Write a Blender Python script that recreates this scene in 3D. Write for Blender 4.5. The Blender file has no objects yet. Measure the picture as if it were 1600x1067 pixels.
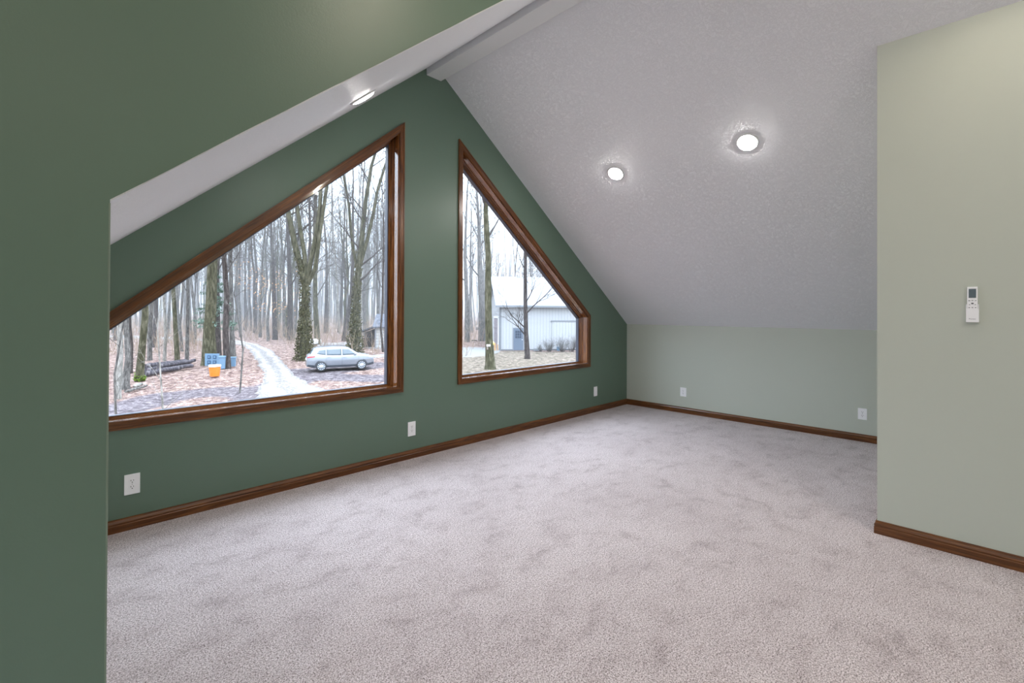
import bpy, bmesh, math, random
from mathutils import Vector, Matrix, noise
from mathutils.geometry import tessellate_polygon

scene = bpy.context.scene
PI = math.pi

# ------------------------------------------------------------------ camera
CAM_Z = 1.41
FOC, YAW, PITCH, ROLL, PCX, PCY = 738.39, math.radians(45.082), math.radians(0.3166), math.radians(0.2442), 800.38, 483.24
FWD = Vector((math.sin(YAW) * math.cos(PITCH), math.cos(YAW) * math.cos(PITCH), math.sin(PITCH)))
RGT = Vector((math.cos(YAW), -math.sin(YAW), 0))
UPV = RGT.cross(FWD)
cr = RGT * math.cos(ROLL) + UPV * math.sin(ROLL)
cu = UPV * math.cos(ROLL) - RGT * math.sin(ROLL)
cam_data = bpy.data.cameras.new('camera')
cam = bpy.data.objects.new('camera', cam_data)
scene.collection.objects.link(cam)
cam.matrix_world = Matrix(((cr.x, cu.x, -FWD.x, 0), (cr.y, cu.y, -FWD.y, 0), (cr.z, cu.z, -FWD.z, CAM_Z), (0, 0, 0, 1)))
cam_data.sensor_width = 36
cam_data.sensor_fit = 'HORIZONTAL'
cam_data.lens = FOC * 36 / 1600
cam_data.shift_x = (800 - PCX) / 1600
cam_data.shift_y = (PCY - 533.5) / 1600
cam_data.clip_start = 0.02
cam_data.clip_end = 2000
scene.camera = cam

# ------------------------------------------------------------------ sky (overcast) and exposure
SKY_HORIZON = 1.5
SKY_ZENITH = 13.5
LAMP = 212.0
world = bpy.data.worlds.new('overcast_sky')
scene.world = world
world.use_nodes = True
nt = world.node_tree
nt.nodes.clear()
wo = nt.nodes.new('ShaderNodeOutputWorld')
bg = nt.nodes.new('ShaderNodeBackground')
tc = nt.nodes.new('ShaderNodeTexCoord')
sp = nt.nodes.new('ShaderNodeSeparateXYZ')
mr = nt.nodes.new('ShaderNodeMapRange')
mr.inputs['From Min'].default_value = 0.0
mr.inputs['From Max'].default_value = 1.0
mr.inputs['To Min'].default_value = SKY_HORIZON
mr.inputs['To Max'].default_value = SKY_ZENITH
nt.links.new(tc.outputs['Generated'], sp.inputs[0])
nt.links.new(sp.outputs['Z'], mr.inputs['Value'])
nt.links.new(mr.outputs[0], bg.inputs['Strength'])
bg.inputs['Color'].default_value = (0.76, 0.86, 1.0, 1)
nt.links.new(bg.outputs[0], wo.inputs['Surface'])

vs = scene.view_settings
vs.view_transform = 'Standard'
vs.look = 'None'
vs.exposure = 0.0
vs.gamma = 1.0
vs.use_curve_mapping = False
scene.cycles.use_denoising = True
scene.cycles.max_bounces = 10
scene.cycles.diffuse_bounces = 6
scene.cycles.glossy_bounces = 4
scene.cycles.transparent_max_bounces = 16
scene.cycles.volume_bounces = 0
scene.cycles.sample_clamp_indirect = 4.0
scene.cycles.caustics_reflective = False
scene.cycles.caustics_refractive = False

# ------------------------------------------------------------------ helpers
COL = scene.collection


def srgb(r, g, b):
    f = lambda c: (c / 255 / 12.92) if c / 255 <= 0.04045 else ((c / 255 + 0.055) / 1.055) ** 2.4
    return (f(r), f(g), f(b), 1)


def pix_ray(px, py):
    X = px - PCX
    Y = py - PCY
    a = (X * math.cos(ROLL) + Y * math.sin(ROLL)) / FOC
    b = (-X * math.sin(ROLL) + Y * math.cos(ROLL)) / FOC
    return FWD + RGT * a - UPV * b


S45, C45 = math.sin(YAW), math.cos(YAW)


def ground_h(D):
    return -3.26 + 0.0225 * min(D, 60) + 0.008 * max(0, min(D, 160) - 60)


def ld(l, D, z=None):
    """lateral, depth (from the house corner axis) -> world"""
    return Vector((l * C45 + D * S45, -l * S45 + D * C45, ground_h(D) if z is None else z))


def site(px, py):
    """where a line of sight meets the ground"""
    v = pix_ray(px, py)
    D = 30.0
    for _ in range(60):
        t = (ground_h(D) - CAM_Z) / v.z
        nd = t * (v.x * S45 + v.y * C45)
        D = 0.5 * D + 0.5 * max(5, min(250, nd))
    t = D / (v.x * S45 + v.y * C45)
    p = Vector((v.x * t, v.y * t, 0))
    p.z = ground_h(D)
    return p, D


def at(px, py, D):
    v = pix_ray(px, py)
    t = D / (v.x * S45 + v.y * C45)
    return Vector((v.x * t, v.y * t, CAM_Z + v.z * t))


class MB:
    def __init__(self):
        self.v = []
        self.f = []

    def box(self, a, b, M=None):
        x0, y0, z0 = a
        x1, y1, z1 = b
        n = len(self.v)
        pts = [(x0, y0, z0), (x1, y0, z0), (x1, y1, z0), (x0, y1, z0), (x0, y0, z1), (x1, y0, z1), (x1, y1, z1), (x0, y1, z1)]
        if M is not None:
            pts = [tuple(M @ Vector(p)) for p in pts]
        self.v += pts
        self.f += [tuple(n + i for i in q) for q in ((0, 3, 2, 1), (4, 5, 6, 7), (0, 1, 5, 4), (1, 2, 6, 5), (2, 3, 7, 6), (3, 0, 4, 7))]
        return self

    def tube(self, pts, rad, sides=6, cap=True, flat=1.0):
        n0 = len(self.v)
        pts = [Vector(p) for p in pts]
        up = Vector((0.13, 0.07, 1)).normalized()
        for i, p in enumerate(pts):
            t = (pts[min(i + 1, len(pts) - 1)] - pts[max(i - 1, 0)])
            if t.length < 1e-9:
                t = Vector((0, 0, 1))
            t.normalize()
            ref = up if abs(t.dot(up)) < 0.9 else Vector((1, 0.1, 0)).normalized()
            a = t.cross(ref).normalized()
            b = t.cross(a)
            r = rad[i]
            for k in range(sides):
                an = 2 * PI * k / sides
                q = p + a * (math.cos(an) * r) + b * (math.sin(an) * r * flat)
                self.v.append((q.x, q.y, q.z))
        for i in range(len(pts) - 1):
            for k in range(sides):
                a0 = n0 + i * sides + k
                a1 = n0 + i * sides + (k + 1) % sides
                self.f.append((a0, a1, a1 + sides, a0 + sides))
        if cap:
            self.f.append(tuple(n0 + k for k in reversed(range(sides))))
            m = n0 + (len(pts) - 1) * sides
            self.f.append(tuple(m + k for k in range(sides)))
        return self

    def cyl(self, p0, p1, r0, r1=None, sides=24):
        return self.tube([p0, p1], [r0, r0 if r1 is None else r1], sides)

    def prism(self, poly, holes, mp, d0, d1):
        """poly, holes: 2-D loops; mp(u, v, d) -> 3-D"""
        loops = [poly] + list(holes)
        flat = [p for lp in loops for p in lp]
        tris = tessellate_polygon([[Vector((p[0], p[1], 0)) for p in lp] for lp in loops])
        n = len(self.v)
        m = len(flat)
        for d in (d0, d1):
            self.v += [tuple(mp(p[0], p[1], d)) for p in flat]
        for t in tris:
            self.f.append((n + t[0], n + t[1], n + t[2]))
            self.f.append((n + m + t[2], n + m + t[1], n + m + t[0]))
        o = 0
        for lp in loops:
            k = len(lp)
            for i in range(k):
                a = n + o + i
                b = n + o + (i + 1) % k
                self.f.append((a, b, b + m, a + m))
            o += k
        return self

    def build(self, name, mat, parent=None, smooth=False, bevel=0, M=None, fix=True):
        me = bpy.data.meshes.new(name)
        if M is not None:
            Mi = M.inverted()
            vv = [tuple(Mi @ Vector(p)) for p in self.v]
        else:
            vv = self.v
        me.from_pydata(vv, [], self.f)
        if fix:
            b = bmesh.new()
            b.from_mesh(me)
            bmesh.ops.recalc_face_normals(b, faces=b.faces)
            b.to_mesh(me)
            b.free()
        if smooth:
            for p in me.polygons:
                p.use_smooth = True
        me.materials.append(mat)
        o = bpy.data.objects.new(name, me)
        COL.objects.link(o)
        if M is not None:
            o.matrix_world = M
        if bevel:
            md = o.modifiers.new('bevel', 'BEVEL')
            md.width = bevel
            md.segments = 2
            md.limit_method = 'ANGLE'
        if parent is not None:
            o.parent = parent
            if M is not None:
                o.matrix_parent_inverse = parent.matrix_world.inverted()
            else:
                o.matrix_parent_inverse = Matrix.Identity(4)
        return o


def tag(o, label=None, cat=None, group=None, kind=None):
    if label:
        o['label'] = label
    if cat:
        o['category'] = cat
    if group:
        o['group'] = group
    if kind:
        o['kind'] = kind
    return o


def thing(name, label, cat, loc=(0, 0, 0), rotz=0, group=None):
    o = bpy.data.objects.new(name, None)
    COL.objects.link(o)
    o.empty_display_size = 0.2
    o.location = loc
    o.rotation_euler = (0, 0, rotz)
    o.matrix_world = Matrix.Translation(Vector(loc)) @ Matrix.Rotation(rotz, 4, 'Z')
    return tag(o, label, cat, group)


def copy_tree(root):
    r = root.copy()
    COL.objects.link(r)
    for ch in root.children:
        c = ch.copy()
        COL.objects.link(c)
        c.parent = r
        for g in ch.children:
            d = g.copy()
            COL.objects.link(d)
            d.parent = c
    return r


# ------------------------------------------------------------------ materials
class Mat:
    def __init__(self, name, base=(0.5, 0.5, 0.5, 1), rough=0.6, spec=0.5, metal=0.0):
        self.m = bpy.data.materials.new(name)
        self.m.use_nodes = True
        self.nt = self.m.node_tree
        self.b = self.nt.nodes['Principled BSDF']
        self.b.inputs['Base Color'].default_value = base
        self.b.inputs['Roughness'].default_value = rough
        self.b.inputs['Specular IOR Level'].default_value = spec
        self.b.inputs['Metallic'].default_value = metal

    def n(self, t, **kw):
        x = self.nt.nodes.new(t)
        for k, v in kw.items():
            if k in x.inputs.keys():
                x.inputs[k].default_value = v
            else:
                setattr(x, k, v)
        return x

    def l(self, a, b):
        self.nt.links.new(a, b)

    def coords(self, scale=(1, 1, 1), kind='Object'):
        t = self.n('ShaderNodeTexCoord')
        mp = self.n('ShaderNodeMapping')
        mp.inputs['Scale'].default_value = scale
        self.l(t.outputs[kind], mp.inputs['Vector'])
        return mp.outputs['Vector']

    def noise(self, vec, scale, detail=4, rough=0.55, dist=0.0):
        x = self.n('ShaderNodeTexNoise')
        x.inputs['Scale'].default_value = scale
        x.inputs['Detail'].default_value = detail
        x.inputs['Roughness'].default_value = rough
        x.inputs['Distortion'].default_value = dist
        self.l(vec, x.inputs['Vector'])
        return x.outputs['Fac']

    def ramp(self, fac, stops):
        x = self.n('ShaderNodeValToRGB')
        cr_ = x.color_ramp
        while len(cr_.elements) < len(stops):
            cr_.elements.new(0.5)
        for e, (p, c) in zip(cr_.elements, stops):
            e.position = p
            e.color = c
        self.l(fac, x.inputs['Fac'])
        return x.outputs['Color']

    def mix(self, fac, a, b, mode='MIX'):
        x = self.n('ShaderNodeMix')
        x.data_type = 'RGBA'
        x.blend_type = mode
        for s, i in ((fac, 0), (a, 6), (b, 7)):
            if hasattr(s, 'links'):
                self.l(s, x.inputs[i])
            else:
                x.inputs[i].default_value = s
        return x.outputs[2]

    def bump(self, h, strength=0.3, dist=0.01):
        x = self.n('ShaderNodeBump')
        x.inputs['Strength'].default_value = strength
        x.inputs['Distance'].default_value = dist
        self.l(h, x.inputs['Height'])
        self.l(x.outputs[0], self.b.inputs['Normal'])


def paint(name, col, rough=0.45, bump=0.12):
    m = Mat(name, col, rough)
    v = m.coords()
    m.bump(m.noise(v, 220, 3), bump, 0.002)
    return m.m


def wood(name, dark, mid, light, rough=0.32):
    m = Mat(name, mid, rough)
    v = m.coords((1.2, 22, 22))
    f = m.noise(v, 2.2, 6, 0.6, 1.2)
    v2 = m.coords((6, 160, 160))
    f2 = m.noise(v2, 1.5, 3, 0.6)
    c = m.ramp(f, [(0.30, dark), (0.5, mid), (0.72, light)])
    c2 = m.ramp(f2, [(0.35, (0.55, 0.5, 0.5, 1)), (0.6, (1, 1, 1, 1))])
    m.l(m.mix(0.6, c, c2, 'MULTIPLY'), m.b.inputs['Base Color'])
    m.bump(f2, 0.12, 0.001)
    return m.m


G_WALL = paint('green_wall_paint', srgb(99, 121, 106), 0.42)
G_CHEEK = G_WALL
SAGE = paint('sage_wall_paint', srgb(192, 198, 187), 0.5)


def ceiling_mat():
    m = Mat('white_textured_ceiling', srgb(236, 238, 243), 0.42)
    v = m.coords()
    f = m.noise(v, 30, 5, 0.6, 1.6)
    x = m.ramp(f, [(0.44, (0, 0, 0, 1)), (0.5, (1, 1, 1, 1)), (0.58, (0.3, 0.3, 0.3, 1))])
    m.bump(x, 0.42, 0.008)
    return m.m


CEIL = ceiling_mat()
WHITE = paint('white_gloss_paint', srgb(222, 224, 226), 0.4, 0.03)
PLASTIC = Mat('white_plastic', srgb(248, 249, 252), 0.3).m
SLOT = Mat('dark_slot', srgb(45, 45, 48), 0.5).m
SCREEN = Mat('grey_display', srgb(78, 90, 94), 0.15).m
INK = Mat('grey_ink', srgb(95, 98, 104), 0.5).m
WOOD = wood('stained_wood', srgb(60, 33, 14), srgb(104, 62, 28), srgb(140, 90, 46), 0.28)
SASH = wood('stained_sash_wood', srgb(74, 42, 18), srgb(124, 76, 36), srgb(160, 108, 60), 0.15)
SASH.node_tree.nodes['Principled BSDF'].inputs['Coat Weight'].default_value = 1.0
SASH.node_tree.nodes['Principled BSDF'].inputs['Coat Roughness'].default_value = 0.06
DARKFRAME = Mat('dark_window_gasket', srgb(70, 74, 86), 0.4).m


def carpet_mat():
    m = Mat('beige_carpet', srgb(190, 180, 178), 0.95, 0.1)
    v = m.coords()
    f1 = m.noise(v, 170, 2, 0.8)
    f2 = m.noise(v, 75, 3, 0.8)
    mp = m.n('ShaderNodeMapping')
    mp.inputs['Rotation'].default_value = (0, 0, 0.5)
    mp.inputs['Scale'].default_value = (1.0, 1.35, 1)
    m.l(v, mp.inputs['Vector'])
    fb = m.noise(mp.outputs['Vector'], 4.2, 10, 0.74, 0.35)
    fb2 = m.noise(v, 0.9, 3, 0.5, 0.4)
    c1 = m.ramp(f1, [(0.37, srgb(112, 102, 100)), (0.47, srgb(209, 197, 199)), (0.62, srgb(252, 243, 245))])
    c2 = m.ramp(f2, [(0.38, (0.66, 0.63, 0.62, 1)), (0.5, (1, 1, 1, 1))])
    c3 = m.ramp(fb, [(0.36, (0.74, 0.72, 0.72, 1)), (0.44, (0.91, 0.90, 0.90, 1)), (0.54, (1, 1, 1, 1))])
    c4 = m.ramp(fb2, [(0.35, (0.9, 0.89, 0.89, 1)), (0.65, (1, 1, 1, 1))])
    c = m.mix(1.0, c1, c2, 'MULTIPLY')
    c = m.mix(1.0, c, c3, 'MULTIPLY')
    c = m.mix(1.0, c, c4, 'MULTIPLY')
    m.l(c, m.b.inputs['Base Color'])
    m.bump(f1, 0.6, 0.006)
    m.b.inputs['Sheen Weight'].default_value = 0.15
    return m.m


CARPET = carpet_mat()


def glass_mat():
    m = bpy.data.materials.new('window_glass')
    m.use_nodes = True
    n = m.node_tree
    n.nodes.clear()
    out = n.nodes.new('ShaderNodeOutputMaterial')
    mx = n.nodes.new('ShaderNodeMixShader')
    tr = n.nodes.new('ShaderNodeBsdfTransparent')
    gl = n.nodes.new('ShaderNodeBsdfGlossy')
    lw = n.nodes.new('ShaderNodeLayerWeight')
    lw.inputs['Blend'].default_value = 0.5
    pw = n.nodes.new('ShaderNodeMath')
    pw.operation = 'POWER'
    pw.inputs[1].default_value = 5.0
    n.links.new(lw.outputs['Facing'], pw.inputs[0])
    fr = n.nodes.new('ShaderNodeMapRange')
    fr.inputs['To Min'].default_value = 0.03
    fr.inputs['To Max'].default_value = 0.9
    n.links.new(pw.outputs[0], fr.inputs['Value'])
    gl.inputs['Roughness'].default_value = 0.0
    tr.inputs['Color'].default_value = (0.96, 0.975, 0.975, 1)
    n.links.new(fr.outputs[0], mx.inputs[0])
    n.links.new(tr.outputs[0], mx.inputs[1])
    n.links.new(gl.outputs[0], mx.inputs[2])
    n.links.new(mx.outputs[0], out.inputs[0])
    return m


GLASS = glass_mat()


def emis(name, col, s):
    m = bpy.data.materials.new(name)
    m.use_nodes = True
    n = m.node_tree
    n.nodes.clear()
    out = n.nodes.new('ShaderNodeOutputMaterial')
    e = n.nodes.new('ShaderNodeEmission')
    e.inputs[0].default_value = col
    e.inputs[1].default_value = s
    n.links.new(e.outputs[0], out.inputs[0])
    return m


LENS = emis('lit_lamp_lens', (1.0, 0.965, 0.925, 1), LAMP)
LENS_WARM = emis('warm_lamp_lens', (1.0, 0.88, 0.71, 1), LAMP * 1.0)

# ------------------------------------------------------------------ room dimensions
YG = 3.896          # gable wall face
XK = 6.415          # right knee wall face
ZK = 1.229
XR, ZR = 2.787, 3.893
SL = 0.8393
SR = (ZR - ZK) / (XK - XR)
XC, YC = 0.107, 1.325     # corner of the cheek wall
XD = -2.2           # outer wall of the dormer
YB = -3.6           # back wall
ZD = 3.05           # flat dormer ceiling
XN, YN = 3.816, 0.485     # near right wall
zl = lambda x: ZR - SL * (XR - x)
zr = lambda x: ZK + SR * (XK - x)
XM = XR - (ZR - ZD) / SL  # where dormer ceiling meets the slope
XZ = lambda u, v, d: (u, d, v)
YZ = lambda u, v, d: (d, u, v)


def struct(name, mb, m, parent=None, **kw):
    o = mb.build(name, m, parent, **kw)
    if parent is None:
        o['kind'] = 'structure'
    return o


# windows: loops (x, z) of the outer edge of the casing
WB = 0.650
W1 = [(0.20, WB), (2.440, WB), (2.440, 3.204), (0.20, 3.204 - 0.850 * 2.24)]
W2 = [(3.0985, WB), (5.4402, WB), (5.4402, 3.2197 - 0.7898 * 2.3417), (3.0985, 3.2197)]


def inset(loop, d, edge0=1.0):
    """shrink a loop; past the casing the bottom edge (edge 0) steps in by less"""
    n = len(loop)
    ds = [d] * n
    if edge0 != 1.0 and d > 0.052:
        ds[0] = 0.052 + (d - 0.052) * edge0
    
    out = []
    for i in range(n):
        p0, p1, p2 = Vector(loop[i - 1]), Vector(loop[i]), Vector(loop[(i + 1) % n])
        e1 = (p1 - p0).normalized()
        e2 = (p2 - p1).normalized()
        n1 = Vector((-e1.y, e1.x))
        n2 = Vector((-e2.y, e2.x))
        da, db = ds[i - 1], ds[i]
        cr_ = e1.x * e2.y - e1.y * e2.x
        # intersection of the two shifted edge lines
        a0 = p1 + n1 * da
        b0 = p1 + n2 * db
        t = ((b0 - a0).x * e2.y - (b0 - a0).y * e2.x) / cr_
        q = a0 + e1 * t
        out.append((q.x, q.y))
    return out


h1, h2 = inset(W1, 0.052), inset(W2, 0.052)

# floor and shell
struct('floor', MB().box((XD, YB, -0.2), (XK + 0.15, YG + 0.2, 0)), CARPET)
gable = [(XC - 0.15, -0.05), (XK + 0.15, -0.05), (XK + 0.15, zr(XK) + 0.0), (XK, ZK), (XR, ZR + 0.05), (XC - 0.15, zl(XC - 0.15) + 0.05)]
gable = [(XC - 0.15, -0.05), (XK + 0.15, -0.05), (XK + 0.15, zr(XK + 0.15) + 0.06), (XR, ZR + 0.06), (XC - 0.15, zl(XC - 0.15) + 0.06)]
struct('wall_far', MB().prism(gable, [h1, h2], XZ, YG, YG + 0.17), G_WALL)
struct('wall_right', MB().box((XK, YN - 0.12, -0.05), (XK + 0.12, YG + 0.1, ZK + 0.05)), SAGE)
T = 0.2
# ceiling right of the ridge, one slab; left of the ridge in front of and behind the cheek wall
rp = [(XR - 0.001, ZR), (XK + 0.15, zr(XK + 0.15)), (XK + 0.15, zr(XK + 0.15) + T), (XR - 0.001, ZR + T)]
struct('ceiling_right', MB().prism(rp, [], XZ, YB - 0.1, YG + 0.1), CEIL)
lp = [(XC - 0.12, zl(XC - 0.12)), (XR, ZR), (XR, ZR + T), (XC - 0.12, zl(XC - 0.12) + T)]
struct('ceiling_left', MB().prism(lp, [], XZ, YC + 0.002, YG + 0.1), CEIL)
lp = [(XM, ZD), (XR, ZR), (XR, ZR + T), (XM, ZD + T)]
struct('ceiling_slope', MB().prism(lp, [], XZ, YB - 0.1, YC + 0.002), CEIL)
struct('ceiling_dormer', MB().box((XD - 0.1, YB - 0.1, ZD), (XM, YC + 0.05, ZD + T)), CEIL)
# cheek wall of the dormer: lower edge follows the slope with the slightly wavy hand-finished corner
ck = [(XD - 0.1, -0.05), (XC, -0.05), (XC, zl(XC) + 0.004)]
N = 60
random.seed(4)
for i in range(1, N):
    x = XC + (XM + 0.5 - XC) * i / N
    ck.append((x, zl(x) + 0.004 + 0.0035 * noise.noise(Vector((x * 7, 1.3, 0)))))
ck += [(XM + 0.5, zl(XM + 0.5) + 0.15), (XM, ZD + 0.15), (XD - 0.1, ZD + 0.15)]
struct('wall_left', MB().prism(ck, [], XZ, YC, YC + 0.06), G_CHEEK)
struct('trim_1', MB().tube([(XC - 0.001, YC + 0.001, 0), (XC - 0.001, YC + 0.001, zl(XC) - 0.004)], [0.002, 0.002], 12), paint('corner_bead_paint', srgb(120, 135, 120), 0.4))
struct('wall_knee', MB().box((XC - 0.12, YC + 0.062, -0.05), (XC, YG + 0.02, zl(XC) + 0.02)), SAGE)
# near right wall and its return
nr = [(YB, -0.05), (YN, -0.05), (YN, zr(XN) + 0.02), (YB, zr(XN) + 0.02)]
struct('wall_near', MB().prism([(XN, -0.05), (XK + 0.12, -0.05), (XK + 0.12, zr(XK + 0.12) + 0.02), (XN, zr(XN) + 0.02)], [], XZ, YB, YN), SAGE)
# back wall and dormer outer wall (with its own window)
struct('wall_back', MB().prism([(XD - 0.1, -0.05), (XN + 0.05, -0.05), (XN + 0.05, zr(XN + 0.05) + 0.05), (XR, ZR + 0.05), (XM, ZD + 0.05), (XD - 0.1, ZD + 0.05)], [], XZ, YB - 0.12, YB), SAGE)
dw = [(-1.9, 0.85), (0.5, 0.85), (0.5, 2.25), (-1.9, 2.25)]
struct('wall_dormer', MB().prism([(YB - 0.1, -0.05), (YC + 0.05, -0.05), (YC + 0.05, ZD + 0.05), (YB - 0.1, ZD + 0.05)], [dw], YZ, XD - 0.12, XD), SAGE)
w3 = struct('window_3', MB().prism(dw, [inset(dw, 0.05)], YZ, XD - 0.09, XD - 0.03), SASH)
MB().box((XD - 0.07, -0.73, 0.9), (XD - 0.04, -0.67, 2.2)).build('mullion', SASH, w3)
MB().prism(inset(dw, 0.05), [], YZ, XD - 0.062, XD - 0.058).build('pane', GLASS, w3)
MB().prism(inset(dw, -0.065), [inset(dw, 0.0)], YZ, XD, XD + 0.02).build('casing', WOOD, w3)
# ridge beam
struct('trim_2', MB().box((2.690, YB + 0.001, 3.745), (2.868, YG - 0.001, ZR + 0.05)), WHITE, bevel=0.004)


# wood boards with their grain along their own length
def board(name, quads, p0, p1, m, parent=None, M0=None):
    """quads: MB already filled in world space; p0->p1 the direction of the grain"""
    x = (Vector(p1) - Vector(p0)).normalized()
    z = Vector((0, 0, 1)) if abs(x.z) < 0.9 else Vector((0, 1, 0))
    y = z.cross(x).normalized()
    z = x.cross(y)
    M = Matrix(((x.x, y.x, z.x, p0[0]), (x.y, y.y, z.y, p0[1]), (x.z, y.z, z.z, p0[2]), (0, 0, 0, 1)))
    return quads.build(name, m, parent, M=M, bevel=0.0)


def ring_boards(name, outer, rings, m, parent, e0=1.0):
    """rings: list of (inset0, inset1, y_front, y_back); every side of the loop is one board"""
    n = len(outer)
    for i in range(n):
        j = (i + 1) % n
        mb = MB()
        for (a, b, yf, yb) in rings:
            A, B = inset(outer, a, e0), inset(outer, b, e0)
            mb.prism([A[i], A[j], B[j], B[i]], [], XZ, yf, yb)
        board(name, mb, (outer[i][0], YG, outer[i][1]), (outer[j][0], YG, outer[j][1]), m, parent)


def make_window(name, loop):
    root = MB().prism(inset(loop, 0.092, 0.42), [inset(loop, 0.100, 0.42)], XZ, YG + 0.118, YG + 0.165).build(name, DARKFRAME)
    root['kind'] = 'structure'
    ring_boards('casing', loop, [(0.0, 0.011, YG - 0.020, YG), (0.011, 0.015, YG - 0.016, YG), (0.015, 0.046, YG - 0.019, YG), (0.046, 0.053, YG - 0.015, YG), (0.053, 0.0545, YG - 0.011, YG + 0.0)], WOOD, root)
    ring_boards('jamb', loop, [(0.052, 0.062, YG - 0.001, YG + 0.168)], SASH, root, 0.42)
    ring_boards('stop', loop, [(0.062, 0.071, YG + 0.072, YG + 0.168), (0.071, 0.078, YG + 0.086, YG + 0.168), (0.078, 0.086, YG + 0.098, YG + 0.168), (0.086, 0.092, YG + 0.110, YG + 0.168)], SASH, root, 0.42)
    MB().prism(inset(loop, 0.094, 0.42), [], XZ, YG + 0.134, YG + 0.139).build('pane', GLASS, root)
    return root


make_window('window_1', W1)
make_window('window_2', W2)

# baseboards
PROF = [(0, 0), (0.015, 0), (0.015, 0.044), (0.0125, 0.047), (0.0125, 0.050), (0.0145, 0.053), (0.0145, 0.058), (0.012, 0.064), (0.008, 0.072), (0.007, 0.080), (0, 0.082)]


def baseboard(name, a, b, nrm, ea=0.0, eb=0.0):
    """a, b: points on the wall face; nrm: into the room; ea, eb: mitre at the two ends (+1 outside corner, -1 inside corner)"""
    a, b, nrm = Vector((*a, 0)), Vector((*b, 0)), Vector((*nrm, 0))
    x = (b - a).normalized()
    mb = MB()
    n = len(PROF)
    for (e, s, p) in ((ea, -1, a), (eb, 1, b)):
        for d, z in PROF:
            q = p + nrm * d + x * (s * e * d)
            mb.v.append((q.x, q.y, z))
    for i in range(n):
        j = (i + 1) % n
        mb.f.append((i, j, j + n, i + n))
    mb.f.append(tuple(range(n)))
    mb.f.append(tuple(range(2 * n - 1, n - 1, -1)))
    o = board(name, mb, tuple(a), tuple(b), WOOD)
    o['kind'] = 'structure'
    return o


baseboard('baseboard_far', (XC, YG), (XK, YG), (0, -1), -1, -1)
baseboard('baseboard_right', (XK, YG), (XK, YN), (-1, 0), -1, -1)
baseboard('baseboard_return', (XK, YN), (XN, YN), (0, 1), -1, 1)
baseboard('baseboard_near', (XN, YN), (XN, YB), (-1, 0), 1, -1)
baseboard('baseboard_knee', (XC, YG), (XC, YC + 0.062), (1, 0), -1, 0)
baseboard('baseboard_back', (XD, YB), (XN, YB), (0, 1), -1, -1)
baseboard('baseboard_dormer', (XD, YC), (XD, YB), (1, 0), -1, -1)


# ------------------------------------------------------------------ recessed lights
def can_light(loc, nrm, label, lens=None, group='recessed ceiling lights'):
    nrm = Vector(nrm).normalized()      # points into the room
    z = nrm
    x = Vector((0, 1, 0)).cross(z).normalized()
    y = z.cross(x)
    M = Matrix(((x.x, y.x, z.x, loc[0]), (x.y, y.y, z.y, loc[1]), (x.z, y.z, z.z, loc[2]), (0, 0, 0, 1)))
    root = bpy.data.objects.new('recessed_light', None)
    COL.objects.link(root)
    root.matrix_world = M
    tag(root, label, 'ceiling light', group)
    n = 48
    mb = MB()
    prof = [(0.090, 0.0), (0.089, 0.006), (0.084, 0.010), (0.078, 0.011), (0.074, 0.009), (0.0735, 0.0)]
    for r, h in prof:
        for k in range(n):
            mb.v.append((r * math.cos(2 * PI * k / n), r * math.sin(2 * PI * k / n), h))
    for i in range(len(prof)):
        j = (i + 1) % len(prof)
        for k in range(n):
            k2 = (k + 1) % n
            mb.f.append((i * n + k, i * n + k2, j * n + k2, j * n + k))
    mb.build('trim_ring', WHITE, root, smooth=True)
    mb = MB().tube([(0, 0, 0.0015), (0, 0, 0.009), (0, 0, 0.016), (0, 0, 0.020), (0, 0, 0.0215)], [0.073, 0.072, 0.062, 0.042, 0.015], 48)
    mb.build('lens', lens or LENS, root)
    return root


nR = Vector((-SR, 0, -1))
nL = Vector((SL, 0, -1))
can_light((4.2095, 2.6936, zr(4.2095)), nR, 'lit round recessed light on the right ceiling slope, the one nearer the windows')
can_light((4.2095, 1.4063, zr(4.2095)), nR, 'lit round recessed light high on the right ceiling slope, nearer the plain corner wall')
can_light((1.3848, 2.6751, zl(1.3848)), nL, 'lit recessed light seen edge-on in the narrow left ceiling slope above the big window')
can_light((1.175, 0.35, ZD), (0, 0, -1), 'recessed light in the flat dormer ceiling beside the green cheek wall', LENS_WARM)
can_light((-1.1, 0.3, ZD), (0, 0, -1), 'unseen recessed light added in the flat dormer ceiling near the dormer window', LENS_WARM)  # from here on: extra lamps out of view, added only to light the room
can_light((0.0, -1.8, ZD), (0, 0, -1), 'unseen recessed light added in the flat dormer ceiling behind the viewer', LENS_WARM)  # added fill lamp, out of view behind the camera
can_light((3.35, -0.1, zr(3.35)), nR, 'unseen recessed light added on the right slope above the near corner wall', LENS_WARM)  # added lamp above the frame, brightens the near wall
can_light((2.0, -1.2, zl(2.0)), nL, 'unseen recessed light added on the left slope behind the viewer')  # invented fixture behind the camera, extra light for the room
can_light((2.1, -2.7, zl(2.1)), nL, 'unseen recessed light added on the left slope by the back wall')  # another unseen lamp, added to lift the light at the back


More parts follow.
